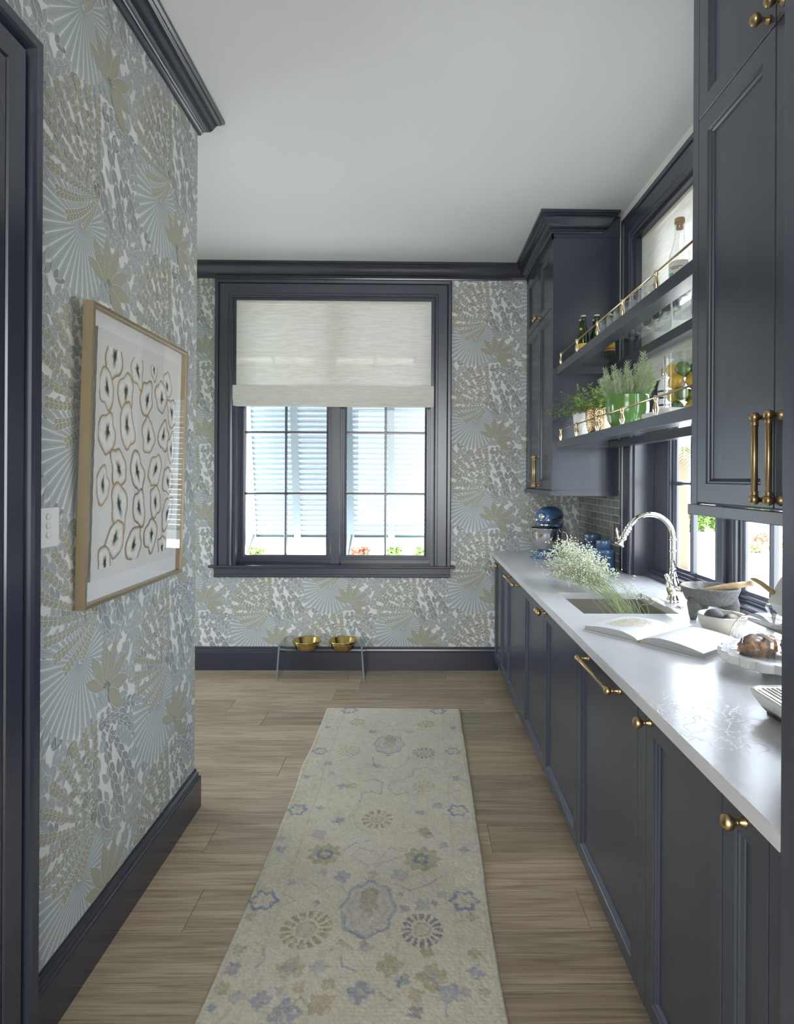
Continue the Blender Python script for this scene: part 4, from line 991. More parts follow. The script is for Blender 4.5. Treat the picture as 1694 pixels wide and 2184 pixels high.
# stand mixer (built facing -y, then turned)
mix_blue = mat('mixer_blue_enamel', (0.065, 0.145, 0.30), 0.22, coat=0.4)
mx_ = empty('stand_mixer', (0.955, 4.03*S, ZT), 'blue stand mixer with a steel bowl in the far corner of the worktop', 'mixer', rz=math.radians(-33))
P = placed(mx_)
b = MB(); lp = []
for (hx, y0, y1, z) in ((0.105, -0.150, 0.150, 0.0), (0.110, -0.155, 0.155, 0.008), (0.106, -0.150, 0.152, 0.020), (0.085, -0.120, 0.140, 0.030)):
    lp.append([(a, c, z) for a, c in rrect(-hx, hx, y0, y1, 0.075, 6)])
loft(b, [lp[0]]+lp, True); P(b.build('base', mix_blue))
b = MB(); lp = []
for (hx, y0, y1, z) in ((0.070, 0.040, 0.140, 0.024), (0.058, 0.055, 0.138, 0.08), (0.052, 0.060, 0.136, 0.16), (0.060, 0.045, 0.140, 0.215), (0.062, 0.035, 0.140, 0.235)):
    lp.append([(a, c, z) for a, c in rrect(-hx, hx, y0, y1, 0.035, 5)])
loft(b, lp, True); P(b.build('pedestal', mix_blue))
b = MB(); lp = []
n = 28
for (y, rx, rz_, zc) in ((-0.150, 0.020, 0.020, 0.300), (-0.147, 0.040, 0.040, 0.298), (-0.135, 0.054, 0.054, 0.297), (-0.10, 0.062, 0.062, 0.297), (-0.02, 0.066, 0.066, 0.299), (0.06, 0.068, 0.066, 0.299), (0.12, 0.064, 0.060, 0.295), (0.155, 0.050, 0.046, 0.291), (0.170, 0.028, 0.026, 0.288)):
    lp.append([(rx*math.cos(2*PI*i/n), y, zc+rz_*math.sin(2*PI*i/n)*(1.0 if math.sin(2*PI*i/n) > 0 else 0.95)) for i in range(n)])
loft(b, [lp[0]]+lp, True)
hd = P(b.build('head', mix_blue))
b = MB(); lp = []
for (y, r_) in ((-0.1535, 0.004), (-0.158, 0.016), (-0.156, 0.021), (-0.149, 0.023)):
    lp.append([(r_*math.cos(2*PI*i/24), y, 0.300+r_*math.sin(2*PI*i/24)) for i in range(24)])
loft(b, lp, True); MBo = b.build('attachment_hub', steel, hd)
b = MB()
band = []
for zz, e in ((0.268, 0.0), (0.278, 0.0), (0.278, 0.0018), (0.268, 0.0018)): pass
def head_rx(y):
    tb = ((-0.150, 0.020), (-0.147, 0.040), (-0.135, 0.054), (-0.10, 0.062), (-0.02, 0.066), (0.06, 0.068), (0.12, 0.064), (0.155, 0.050))
    for (a, ra), (c, rc_) in zip(tb[:-1], tb[1:]):
        if a <= y <= c: return ra+(rc_-ra)*(y-a)/(c-a)
    return 0.05
def band_strip(z0, z1, out, m_, name):
    """strip following the head's front and sides at a height below its middle"""
    ptsL = []
    for y in (0.10, 0.05, 0.0, -0.05, -0.09, -0.115, -0.132, -0.142):
        dz = abs((z0+z1)/2-0.298)/0.060; rx = head_rx(y)*math.sqrt(max(0.0, 1-dz*dz)); ptsL.append((-rx-out, y))
    ptsR = [(-x, y) for x, y in ptsL[::-1]]; pts = ptsL+[(0, -0.1485-out)]+ptsR
    vs = [(x, y, z) for x, y in pts for z in (z0, z1)]; k = len(pts)
    return MB().add(vs, [(2*i, 2*i+1, 2*i+3, 2*i+2) for i in range(k-1)], True).build(name, m_, hd)
band_strip(0.270, 0.282, 0.0025, steel, 'trim_band')
P(MB().lathe([(0.040, 0.225), (0.043, 0.229), (0.043, 0.240), (0.040, 0.246)], (0, -0.075, 0), 24).build('beater_collar', steel))
bo = P(MB().lathe([(0.042, 0.034), (0.048, 0.036), (0.044, 0.046), (0.060, 0.056), (0.085, 0.090), (0.102, 0.130), (0.110, 0.175), (0.112, 0.210), (0.1165, 0.2135), (0.1165, 0.217), (0.110, 0.216), (0.106, 0.175), (0.096, 0.130), (0.06, 0.065), (0.001, 0.055)], (0, -0.075, 0), 40).build('bowl', steel))
MB().tube([(0.108, -0.075, 0.188), (0.145, -0.070, 0.192), (0.158, -0.068, 0.160), (0.150, -0.070, 0.110), (0.104, -0.075, 0.100)], [0.008, 0.008, 0.008, 0.008, 0.006], 10).build('bowl_handle', steel, bo)
P(MB().tube([(-0.064, 0.03, 0.285), (-0.078, 0.03, 0.285)], [0.007, 0.008], 12).build('speed_lever', black_m)); P(MB().tube([(0.064, 0.03, 0.285), (0.078, 0.03, 0.285)], [0.007, 0.008], 12).build('lock_lever', black_m))
def text_mesh(body, size, material, name, parent, M, ext=0.0003):
    cu = bpy.data.curves.new(name, 'FONT'); cu.body = body; cu.size = size; cu.extrude = ext; cu.align_x = 'CENTER'; cu.resolution_u = 2
    tmp = bpy.data.objects.new(name, cu); COL.objects.link(tmp)
    dg = bpy.context.evaluated_depsgraph_get(); me = bpy.data.meshes.new_from_object(tmp.evaluated_get(dg)); bpy.data.objects.remove(tmp)
    me.transform(M); me.materials.clear(); me.materials.append(material)
    return link(name, me, parent)
# brand lettering along the visible side of the band
sideM = Matrix.Translation((0.0640, -0.045, 0.2725)) @ Matrix.Rotation(PI/2-0.05, 4, 'Z') @ Matrix.Rotation(PI/2, 4, 'X')
text_mesh('KitchenAid', 0.0125, black_m, 'lettering', hd, sideM)

# canisters
can_m = mat('blue_ceramic_glaze', (0.060, 0.110, 0.205), 0.16, coat=0.5)
def canister(loc, r, h, lr, lh, label):
    t = empty('ceramic_canister', loc, label, 'canister', 'blue lidded canisters')
    prof = [(r*0.93, 0.0), (r*0.97, 0.004)]
    k = int(h/0.0085)
    for i in range(k): z0 = 0.008+i*(h-0.022)/k; prof += [(r, z0), (r*0.972, z0+(h-0.022)/k*0.85)]
    prof += [(r*0.99, h-0.010), (r*0.95, h-0.003), (lr*1.03, h), (lr*0.97, h+0.004), (0.001, h+0.004)]
    MB().lathe(prof, (0, 0, 0), 44).build('body', can_m, t)
    MB().lathe([(lr*0.9, h+0.0045), (lr, h+0.006), (lr, h+lh-0.004), (lr*0.96, h+lh), (lr*0.5, h+lh+0.002), (0.001, h+lh+0.0025)], (0, 0, 0), 40).build('lid', can_m, t)
    return t
canister((1.153, 3.455*S, ZT), 0.0725, 0.132, 0.0460, 0.054, 'smaller blue ceramic canister with a flat lid beside the window casing')
canister((1.158, 3.690*S, ZT), 0.0900, 0.142, 0.0550, 0.060, 'larger blue ceramic canister behind the smaller one by the backsplash')

# faucet
fc = empty('bridge_faucet', (1.169, 2.553*S, ZT), 'polished nickel gooseneck pull-down faucet behind the sink', 'faucet')
P = placed(fc)
P(MB().lathe([(0.029, 0), (0.029, 0.005), (0.0265, 0.008), (0.0275, 0.011), (0.0275, 0.015), (0.024, 0.020), (0.0225, 0.026), (0.020, 0.032), (0.019, 0.036), (0.025, 0.048), (0.029, 0.064), (0.030, 0.080), (0.027, 0.096), (0.021, 0.110), (0.0185, 0.114), (0.0205, 0.117), (0.0205, 0.121), (0.017, 0.125), (0.0145, 0.140), (0.0130, 0.150), (0.0155, 0.1515), (0.0155, 0.1545), (0.0125, 0.157), (0.0122, 0.158)], (0, 0, 0), 28).build('body', nickel))
arc = [(0, 0, 0.155)] + [(0, 0, 0.155+0.30*0.155*i) for i in (1, 2)]
arc = [(0, 0, 0.155), (0, 0, 0.20), (0, 0, 0.25), (0, 0, 0.296)]
for i in range(1, 15): a = PI*i/15*0.93; arc.append((-0.106+0.106*math.cos(a), 0, 0.298+0.104*math.sin(a)))
P(MB().tube(arc, 0.0118, 16).build('spout', nickel))
for z in (0.236, 0.288): P(MB().lathe([(0.0122, z-0.006), (0.015, z-0.003), (0.0155, z), (0.015, z+0.003), (0.0122, z+0.006)], (0, 0, 0), 20).build('collar', nickel))
e0 = Vector(arc[-1]); ed = (Vector(arc[-1])-Vector(arc[-2])).normalized(); ed = (ed+Vector((-0.12, 0, -0.25))).normalized()
zax = ed; xax = Vector((0, 1, 0)).cross(zax).normalized(); yax = zax.cross(xax); R3 = Matrix((xax, yax, zax)).transposed()
sp = P(MB().lathe([(0.0122, -0.006), (0.0165, 0.0), (0.0165, 0.004), (0.0135, 0.007), (0.0155, 0.014), (0.0155, 0.018), (0.0130, 0.021), (0.0140, 0.028), (0.0150, 0.034), (0.0130, 0.037), (0.0130, 0.044), (0.0165, 0.049), (0.0165, 0.056), (0.0125, 0.060), (0.0115, 0.068), (0.0150, 0.078), (0.0215, 0.084), (0.0225, 0.088), (0.020, 0.091), (0.001, 0.091)], tuple(e0), 24, R3).build('spray_head', nickel))
q0 = e0+ed*0.062
MB().tube([tuple(q0+Vector((-0.010, 0, 0))), tuple(q0+Vector((-0.020, 0, 0.012))), tuple(q0+Vector((-0.022, 0, 0.035))), tuple(q0+Vector((-0.026, 0, 0.055)))], [0.005, 0.0055, 0.0045, 0.002], 10).build('spray_trigger', nickel, sp)
lv = P(MB().tube([(-0.012, -0.020, 0.068), (-0.020, -0.040, 0.075), (-0.030, -0.046, 0.095), (-0.048, -0.048, 0.128)], [0.011, 0.010, 0.0075, 0.0085], 12).build('lever_handle', nickel)); MB().sphere((-0.049, -0.048, 0.131), 0.0095, 12, 8).build('lever_tip', nickel, lv)
P(MB().tube([(0.010, -0.018, 0.066), (0.030, -0.044, 0.062), (0.036, -0.052, 0.061)], [0.015, 0.014, 0.009], 16).build('cartridge_cap', nickel))
tag(MB().lathe([(0.016, 0), (0.016, 0.004), (0.012, 0.006), (0.012, 0.010), (0.001, 0.011)], (1.15, 2.445*S, ZT), 20).build('air_switch', nickel), 'small round nickel air switch button next to the faucet', 'button')

# baby's breath bouquet resting in the sink
def bouquet():
    t = empty('flower_bouquet', (0.86, 2.80*S, ZT), 'bunch of white baby\'s breath with stems in the sink', 'flowers')
    r = random.Random(21); st = MB(); fl_v = []; fl_f = []
    ico = []
    bm = bmesh.new(); bmesh.ops.create_icosphere(bm, subdivisions=1, radius=1.0); bm.verts.index_update(); bm.verts.ensure_lookup_table()
    iv = [tuple(v.co) for v in bm.verts]; jf = [tuple(v.index for v in f.verts) for f in bm.faces]; bm.free()
    def blossom(p, rr):
        o = len(fl_v); fl_v.extend([(p[0]+x*rr*r.uniform(0.8, 1.15), p[1]+y*rr*r.uniform(0.8, 1.15), p[2]+z*rr*0.85) for x, y, z in iv]); fl_f.extend([tuple(i+o for i in f) for f in jf])
    ends = []
    for i in range(66):
        # stem foot in the sink, neck over the sink edge, head over the worktop
        foot = Vector((0.985+r.uniform(-0.085, 0.085), 2.40*S+r.uniform(-0.02, 0.08), ZT-0.10+r.uniform(-0.05, 0.03)))
        neck = Vector((0.905+r.gauss(0, 0.045), 2.68*S+r.gauss(0, 0.05), ZT+0.016+r.uniform(0, 0.07)))
        a = r.uniform(0, 2*PI); rad = math.sqrt(r.random())
        head = Vector((0.800+0.150*rad*math.cos(a), 2.98*S+r.uniform(-0.16, 0.18), max(ZT+0.018, ZT+0.105+0.110*rad*math.sin(a)+r.uniform(-0.02, 0.03))))
        if i < 3: head = Vector((1.055-0.04*i, 2.50*S+0.05*i, ZT+0.00+0.02*i)); neck = (foot+head)/2+Vector((0, 0, 0.01))
        pts = [foot, (foot+neck)/2+Vector((0, 0, 0.01)), neck, (neck*0.45+head*0.55)+Vector((0, 0, 0.012)), head]
        for p in pts[2:]: p.z = max(p.z, ZT+0.006)
        st.tube([tuple(p) for p in pts], [0.0012, 0.0011, 0.0010, 0.0008, 0.0005], 5)
        for k in range(19 if i >= 3 else 6):
            f = r.uniform(0.34, 1.0) if i >= 3 else r.uniform(0.8, 1.0)
            base = neck.lerp(head, f) if f < 1 else head
            tip = base+Vector((r.gauss(0, 0.026), r.gauss(0, 0.030), abs(r.gauss(0.012, 0.022))))
            tip.z = max(tip.z, ZT+0.010)
            md = (base+tip)/2+Vector((0, 0, 0.004)); st.tube([tuple(base), tuple(md), tuple(tip)], 0.00055, 4, caps=False)
            for q in range(3):
                tp2 = tip+Vector((r.gauss(0, 0.009), r.gauss(0, 0.009), r.gauss(0.004, 0.008))); tp2.z = max(tp2.z, ZT+0.006)
                st.tube([tuple(tip), tuple(tp2)], 0.0004, 3, caps=False); blossom(tp2, r.uniform(0.0022, 0.0038))
            blossom(tip, r.uniform(0.0025, 0.0042))
    gm_ = mat('pale_green_stem', (0.36, 0.43, 0.22), 0.6)
    wm_ = mat('white_blossom', (0.83, 0.84, 0.72), 0.7)
    def par2(o): o.parent = t; o.matrix_parent_inverse = Matrix.Translation(-Vector(t.location)); return o
    s1 = par2(st.build('stems', gm_)); s1['kind'] = 'stuff'
    me = bpy.data.meshes.new('blossoms'); me.from_pydata(fl_v, [], fl_f); me.materials.append(wm_); me.polygons.foreach_set('use_smooth', [True]*len(me.polygons))
    o = par2(link('blossoms', me)); o['kind'] = 'stuff'
    # buds: tiny green leaves low on the stems
    lf = MB()
    for i in range(60):
        p = Vector((0.88+r.gauss(0, 0.06), 2.76*S+r.gauss(0, 0.10), ZT+0.05+r.gauss(0, 0.025))); p.z = max(p.z, ZT+0.01)
        d = Vector((r.gauss(0, 1), r.gauss(0, 1), r.gauss(0.2, 0.5))).normalized()*r.uniform(0.014, 0.026); sd = d.cross(Vector((0, 0, 1))).normalized()*0.0022
        lf.add([p, p+d*0.5+sd, p+d, p+d*0.5-sd], [(0, 1, 2, 3)])
    o = par2(lf.build('leaves', gm_)); o['kind'] = 'stuff'
bouquet()

# open cookbook
def book():
    SPN = Vector((0.758, 1.912*S)); ax = Vector((0.209, 0.148*S)); L_ = ax.length; ax.normalize(); bx = Vector((ax.y, -ax.x))   # bx points to the right-hand page
    t = empty('open_book', (SPN.x, SPN.y, ZT), 'open cookbook lying flat on the worktop', 'book')
    def Q(u, v, z): p = SPN+ax*v+bx*u; return (p.x-SPN.x, p.y-SPN.y, z)
    paper_m = mat('book_paper', (0.70, 0.70, 0.70), 0.55); cover_m = mat('book_cover', (0.50, 0.50, 0.49), 0.5); edge_p = mat('page_edges_shaded', (0.56, 0.56, 0.55), 0.7)
    n1 = noise_node(edge_p, 1.0, 2, (3, 3, 900))[0]; L(edge_p, ramp(edge_p, n1, [(0.35, (0.18, 0.18, 0.18)), (0.6, (0.46, 0.46, 0.45))]), bsdf(edge_p).inputs['Base Color'])  # page lines; greys lowered to put the edge's shadow into the colour
    Wd = 0.222
    for sgn, th, nm in ((1, 0.026, 'right_pages'), (-1, 0.020, 'left_pages')):
        n = 16; prof = []
        for i in range(n+1):
            u_ = i/n; z = 0.004+th*(0.30+0.70*min(1.0, (u_/0.30))**0.55)*(1-0.42*u_**2.2)+ (0.006*math.sin(PI*u_)) 
            if i == 0: z = 0.008
            prof.append((sgn*(0.003+Wd*u_), z))
        vs = [Q(u_, 0.006, z) for u_, z in prof]+[Q(u_, L_-0.006, z) for u_, z in prof]; k = len(prof)
        top = MB().add(vs, [(i, i+1, k+i+1, k+i) for i in range(k-1)], True).build(nm, paper_m, t)
        bot = 0.0042
        sd = MB()
        for v0 in (0.0062, L_-0.0062): sd.add([Q(u_, v0, z-0.0003) for u_, z in prof]+[Q(u_, v0, bot) for u_, z in prof], [(i, i+1, k+i+1, k+i) for i in range(k-1)])
        ue, ze = prof[-1]; ue -= sgn*0.0003; sd.add([Q(ue, 0.0062, bot), Q(ue+sgn*0.002, L_-0.006, bot), Q(ue, L_-0.0062, ze-0.0003), Q(ue, 0.0062, ze-0.0003)], [(0, 1, 2, 3)])
        sd.build('page_block', edge_p, top)
        f = MB(); c0, c1 = (0.004*sgn, (Wd+0.007)*sgn)
        f.prism([(min(c0, c1), 0.0), (max(c0, c1), 0.0), (max(c0, c1), L_), (min(c0, c1), L_)], lambda u_, v_, h: Q(u_, v_, h), 0.0004, 0.0040).build('cover', cover_m, t)
        if sgn < 0:
            # flat printed food picture on the left-hand page
            vs = []; cs = []; fs = []; r = random.Random(4); NU, NV = 26, 20
            def ztop(u_): 
                i = min(n-1, int((u_-0.003)/Wd*n)); f_ = (u_-0.003)/Wd*n-i; return prof[i][1]*(1-f_)+prof[i+1][1]*f_
            for i in range(NU+1):
                for j in range(NV+1):
                    u_ = 0.045+0.155*i/NU; v_ = 0.03+(L_-0.06)*j/NV; vs.append(Q(-u_, v_, ztop(u_)+0.0004))
                    d = math.hypot((i/NU-0.55)/0.5, (j/NV-0.55)/0.55)+r.uniform(-0.12, 0.12)
                    base = (0.66, 0.68, 0.68) if d > 0.85 else r.choice(((0.55, 0.47, 0.36), (0.62, 0.58, 0.50), (0.48, 0.46, 0.36), (0.66, 0.55, 0.44)))
                    cs.append(base)
            for i in range(NU):
                for j in range(NV): q = i*(NV+1)+j; fs.append((q, q+1, q+NV+2, q+NV+1))
            colour_mesh('printed_photo', vs, fs, cs, vcol_mat('book_print', 0.5), top, True)
    MB().prism([(-0.012, 0), (0.012, 0), (0.012, L_), (-0.012, L_)], Q, 0.0002, 0.0036).build('spine', cover_m, t)
    MB().tube([Q(0, 0.002, 0.007), Q(0, L_-0.002, 0.007)], 0.0042, 8).build('headband', mat('tan_headband', (0.36, 0.24, 0.09), 0.7), t)
book()

# stone mortar on three legs with wooden-handled pestle
rock = mat('dark_volcanic_stone', (0.15, 0.145, 0.14), 0.9)
vr = noise_node(rock, 420, 3)[0]; L(rock, ramp(rock, vr, [(0.34, (0.05, 0.048, 0.046)), (0.5, (0.125, 0.122, 0.118)), (0.68, (0.25, 0.245, 0.24))]), bsdf(rock).inputs['Base Color']); add_bump(rock, vr, 0.6, 0.002)
mo = empty('stone_mortar', (1.195, 2.275*S, ZT), 'three-legged volcanic stone mortar beside the faucet', 'mortar')
P = placed(mo)
b = MB().lathe([(0.001, 0.058), (0.050, 0.057), (0.080, 0.062), (0.098, 0.074), (0.108, 0.093), (0.118, 0.120), (0.121, 0.128), (0.119, 0.132), (0.112, 0.133), (0.106, 0.130), (0.092, 0.098), (0.060, 0.076), (0.001, 0.070)], (0, 0, 0), 44)
P(b.build('bowl', rock))
for a in (math.radians(200), math.radians(325), math.radians(80)):
    c, s_ = math.cos(a), math.sin(a)
    P(MB().tube([(0.076*c, 0.076*s_, 0.080), (0.088*c, 0.088*s_, 0.055), (0.094*c, 0.094*s_, 0.022), (0.095*c, 0.095*s_, 0.0)], [0.036, 0.031, 0.019, 0.012], 14).build('leg', rock))
mo.scale = (0.93, 0.93, 0.98)
wood = mat('light_turned_wood', (0.52, 0.36, 0.19), 0.5); L(wood, ramp(wood, noise_node(wood, 8, 4, (1, 6, 6))[0], [(0.3, (0.40, 0.26, 0.13)), (0.7, (0.62, 0.45, 0.26))]), bsdf(wood).inputs['Base Color'])
pe = empty('pestle', (1.150, 2.255*S, ZT+0.080), 'wooden-handled pestle resting in the stone mortar', 'pestle')
P = placed(pe)
d0, d1 = Vector((0.0, 0.0, 0.035)), Vector((0.165, -0.075, 0.078)); dd = d1-d0
P(MB().tube([tuple(d0+dd*f) for f in (0.0, 0.12, 0.35, 0.6, 0.82, 0.90, 0.95, 1.0, 1.04)], [0.004, 0.009, 0.011, 0.0135, 0.0115, 0.0085, 0.0125, 0.0125, 0.004], 14).build('handle', wood))
P(MB().tube([tuple(d0-dd*0.12), tuple(d0-dd*0.02), tuple(d0+dd*0.06)], [0.010, 0.013, 0.008], 12).build('stone_head', rock))

# greige bowl with two stones
gb = tag(MB().lathe([(0.001, 0.0), (0.046, 0.0), (0.052, 0.004), (0.070, 0.022), (0.080, 0.045), (0.083, 0.066), (0.081, 0.070), (0.078, 0.068), (0.074, 0.046), (0.062, 0.024), (0.040, 0.012), (0.001, 0.010)], (1.122, 2.050*S, ZT), 44).build('serving_bowl', mat('greige_stoneware', (0.46, 0.43, 0.37), 0.35)), 'small greige bowl holding two dark stones behind the open book', 'bowl')
pit = mat('dark_grinding_stone', (0.055, 0.055, 0.055), 0.6, bump=(160, 0.6, 0.003))
tag(MB().sphere((1.105, 2.075*S, ZT+0.052), 0.033, 20, 12, (1.05, 1, 0.92)).build('grinding_stone', pit), 'dark grinding stone in the greige bowl, the one nearer the mortar', 'stone', 'grinding stones')
tag(MB().sphere((1.140, 2.022*S, ZT+0.048), 0.032, 20, 12, (1.0, 1.08, 0.9)).build('grinding_stone', pit), 'dark grinding stone in the greige bowl, the one nearer the cake stand', 'stone', 'grinding stones')

# scalloped cake stand, glass dome, pastries
CS = Vector((1.050, 1.640*S, ZT))
cw = mat('white_marble', (0.74, 0.73, 0.70), 0.3); L(cw, ramp(cw, noise_node(cw, 9, 5, dist=1.2)[0], [(0.4, (0.64, 0.63, 0.60)), (0.6, (0.76, 0.75, 0.72))]), bsdf(cw).inputs['Base Color'])
st_o = empty('cake_stand', tuple(CS), 'white scalloped marble cake stand near the tall cabinet', 'cake stand')
P = placed(st_o)
b = MB(); n = 144; lp = []
def sc(r0, z, amp): return [((r0+amp*abs(math.sin(9*2*PI*i/n)))*math.cos(2*PI*i/n), (r0+amp*abs(math.sin(9*2*PI*i/n)))*math.sin(2*PI*i/n), z) for i in range(n)]
loft(b, [[(0, 0, 0.030)]*n, sc(0.134, 0.030, 0.011), sc(0.1365, 0.033, 0.0115), sc(0.1365, 0.052, 0.0115), sc(0.134, 0.055, 0.011), sc(0.120, 0.0555, 0.0), sc(0.117, 0.0525, 0.0)], True, False)
P(b.build('plate', cw))
P(MB().lathe([(0.001, 0.0), (0.034, 0.0), (0.034, 0.004), (0.028, 0.012), (0.027, 0.0299)], (0, 0, 0), 36).build('foot', cw))
dm = empty('glass_dome', (CS.x, CS.y, ZT+0.0555), 'clear glass dome with a knob covering the pastries', 'dome')
P = placed(dm)
dome_glass = thin_glass('dome_glass', (0.965, 0.975, 0.975), 0.0, 1.3, 0.06)
P(MB().lathe([(0.1135, 0.0), (0.115, 0.002), (0.114, 0.040), (0.110, 0.060), (0.100, 0.080), (0.082, 0.095), (0.055, 0.104), (0.025, 0.108), (0.001, 0.109)], (0, 0, 0), 52).build('dome_shell', dome_glass))
P(MB().lathe([(0.014, 0.1085), (0.013, 0.113), (0.016, 0.117), (0.0225, 0.127), (0.0225, 0.134), (0.017, 0.140), (0.001, 0.1415)], (0, 0, 0), 28).build('knob', thin_glass('knob_glass', (0.82, 0.85, 0.86), 0.02, 1.5, 0.10)))
pm = mat('baked_pastry', (0.36, 0.17, 0.055), 0.6)
pf = noise_node(pm, 26, 6)[0]; L(pm, ramp(pm, pf, [(0.30, (0.035, 0.014, 0.008)), (0.45, (0.17, 0.070, 0.022)), (0.58, (0.33, 0.16, 0.055)), (0.75, (0.48, 0.32, 0.16))]), bsdf(pm).inputs['Base Color']); add_bump(pm, pf, 0.9, 0.02)
ic = mat('sugar_glaze', (0.55, 0.48, 0.46), 0.25)
def pastry(loc, rz, sx, sy, szz, label, seed):
    r = random.Random(seed); t = empty('pastry', loc, label, 'pastry', 'pastries under the glass dome', rz)
    b = MB(); n, m = 30, 16; vs = []; fs = []; ph = [r.uniform(0, 6) for _ in range(6)]
    for j in range(m+1):
        th = PI*j/m
        for i in range(n):
            a = 2*PI*i/n; q = 1+0.13*math.sin(2*a+ph[0])+0.10*math.sin(5*a+ph[1]+th*2)+0.08*math.sin(9*a+ph[2]+5*th)+0.05*math.sin(14*th+ph[4])
            z = -math.cos(th); zz = max(-0.55, z)+0.55
            if z > 0: zz += 0.10*math.sin(4*a+ph[3])*math.sin(th)
            vs.append((math.sin(th)*math.cos(a)*sx*q, math.sin(th)*math.sin(a)*sy*q, zz*szz/1.55))
    for j in range(m):
        for i in range(n): i2 = (i+1) % n; fs.append((j*n+i, j*n+i2, (j+1)*n+i2, (j+1)*n+i))
    b.add(vs, fs, True).build('crust', pm, t)
    g = MB()
    for i in range(7):
        x, y = r.uniform(-sx*0.5, sx*0.5), r.uniform(-sy*0.5, sy*0.5); z = szz*(0.93-0.45*((x/sx)**2+(y/sy)**2)); g.sphere((x, y, z), 0.010, 10, 6, (r.uniform(1, 2), r.uniform(0.8, 1.5), 0.5))
    g.build('glaze', ic, t)
    return t
zp = ZT+0.0535
pastry((1.012, 1.652*S, zp), 0.5, 0.068, 0.046, 0.052, 'glazed pastry under the dome nearest the book', 1)
pastry((1.106, 1.622*S, zp), -0.5, 0.040, 0.055, 0.058, 'glazed pastry under the dome nearest the tall cabinet', 5)

# espresso machine: only its drip tray reaches into view
em = empty('coffee_machine', (0.965, 1.215*S, ZT), 'white coffee machine with slotted drip tray, gold band and wooden lever handle', 'coffee machine')
P = placed(em); X0, X1, Y0, Y1 = -0.157, 0.235, -0.165*S, 0.158*S
b = MB(); 
loft(b, [[(a, c, z) for a, c in rrect(X0+g, X1-g, Y0+g, Y1-g, 0.034, 8)] for g, z in ((0.034, 0.006), (0.026, 0.010), (0.014, 0.024))], False, True); P(b.build('foot_base', black_m))
b = MB(); loft(b, [[(a, c, z) for a, c in rrect(X0+g, X1-g, Y0+g, Y1-g, 0.034, 8)] for g, z in ((0.0145, 0.0235), (0.0115, 0.0285))], False, True); P(b.build('gold_band', brass_bright))
b = MB(); loft(b, [[(a, c, z) for a, c in rrect(X0+g, X1-g, Y0+g, Y1-g, 0.034, 8)] for g, z in ((0.012, 0.0285), (0.002, 0.046), (0.0, 0.054), (0.002, 0.058), (0.010, 0.0595), (0.012, 0.0575))], True, True); P(b.build('tray_body', white_m))
gr = P(MB().prism(rrect(X0+0.016, X0+0.135, Y0+0.02, Y1-0.016, 0.016), lambda a, c, h: (a, c, h), 0.0576, 0.0590).build('tray_insert', brass_bright))
for i in range(9):
    xx = X0+0.026+i*0.0118
    MB().bbox(xx, xx+0.0055, Y0+0.03, Y1-0.026, 0.0592, 0.0602, 0.0004).build('slot', black_m, gr)
P(MB().bbox(0.03, X1-0.005, Y0+0.01, Y1-0.01, 0.059, 0.27, 0.010).build('body', white_m))
hp = [(-0.068, 0.252), (-0.062, 0.264), (-0.036, 0.312), (-0.024, 0.320), (X1-0.008, 0.320), (X1-0.008, 0.255), (0.03, 0.205), (-0.010, 0.203), (-0.040, 0.216)]
P(MB().prism(hp, lambda a, c, h: (a, h, c), Y0+0.006, 1.425*S-1.215*S).build('brew_head', white_m))
lv = P(MB().tube([(-0.053, 0.2155, 0.272), (-0.071, 0.2160, 0.286), (-0.088, 0.2160, 0.299), (-0.103, 0.2155, 0.307), (-0.115, 0.2150, 0.311)], [0.0062, 0.0066, 0.0062, 0.0054, 0.0024], 12).build('lever_handle', wood))
MB().lathe([(0.001, 0.0035), (0.0085, 0.003), (0.0090, 0.0)], (-0.041, 1.425*S-1.215*S, 0.271), 18, Matrix.Rotation(-PI/2, 3, 'X')).build('lever_boss', wood, lv)
P(MB().lathe([(0.035, 0.160), (0.037, 0.170), (0.037, 0.2035)], (0.010, 0, 0), 28).build('group_head', steel)); P(MB().box(-0.12, 0.2, Y0+0.03, Y1-0.03, 0.0, 0.0065).build('rubber_feet', black_m))

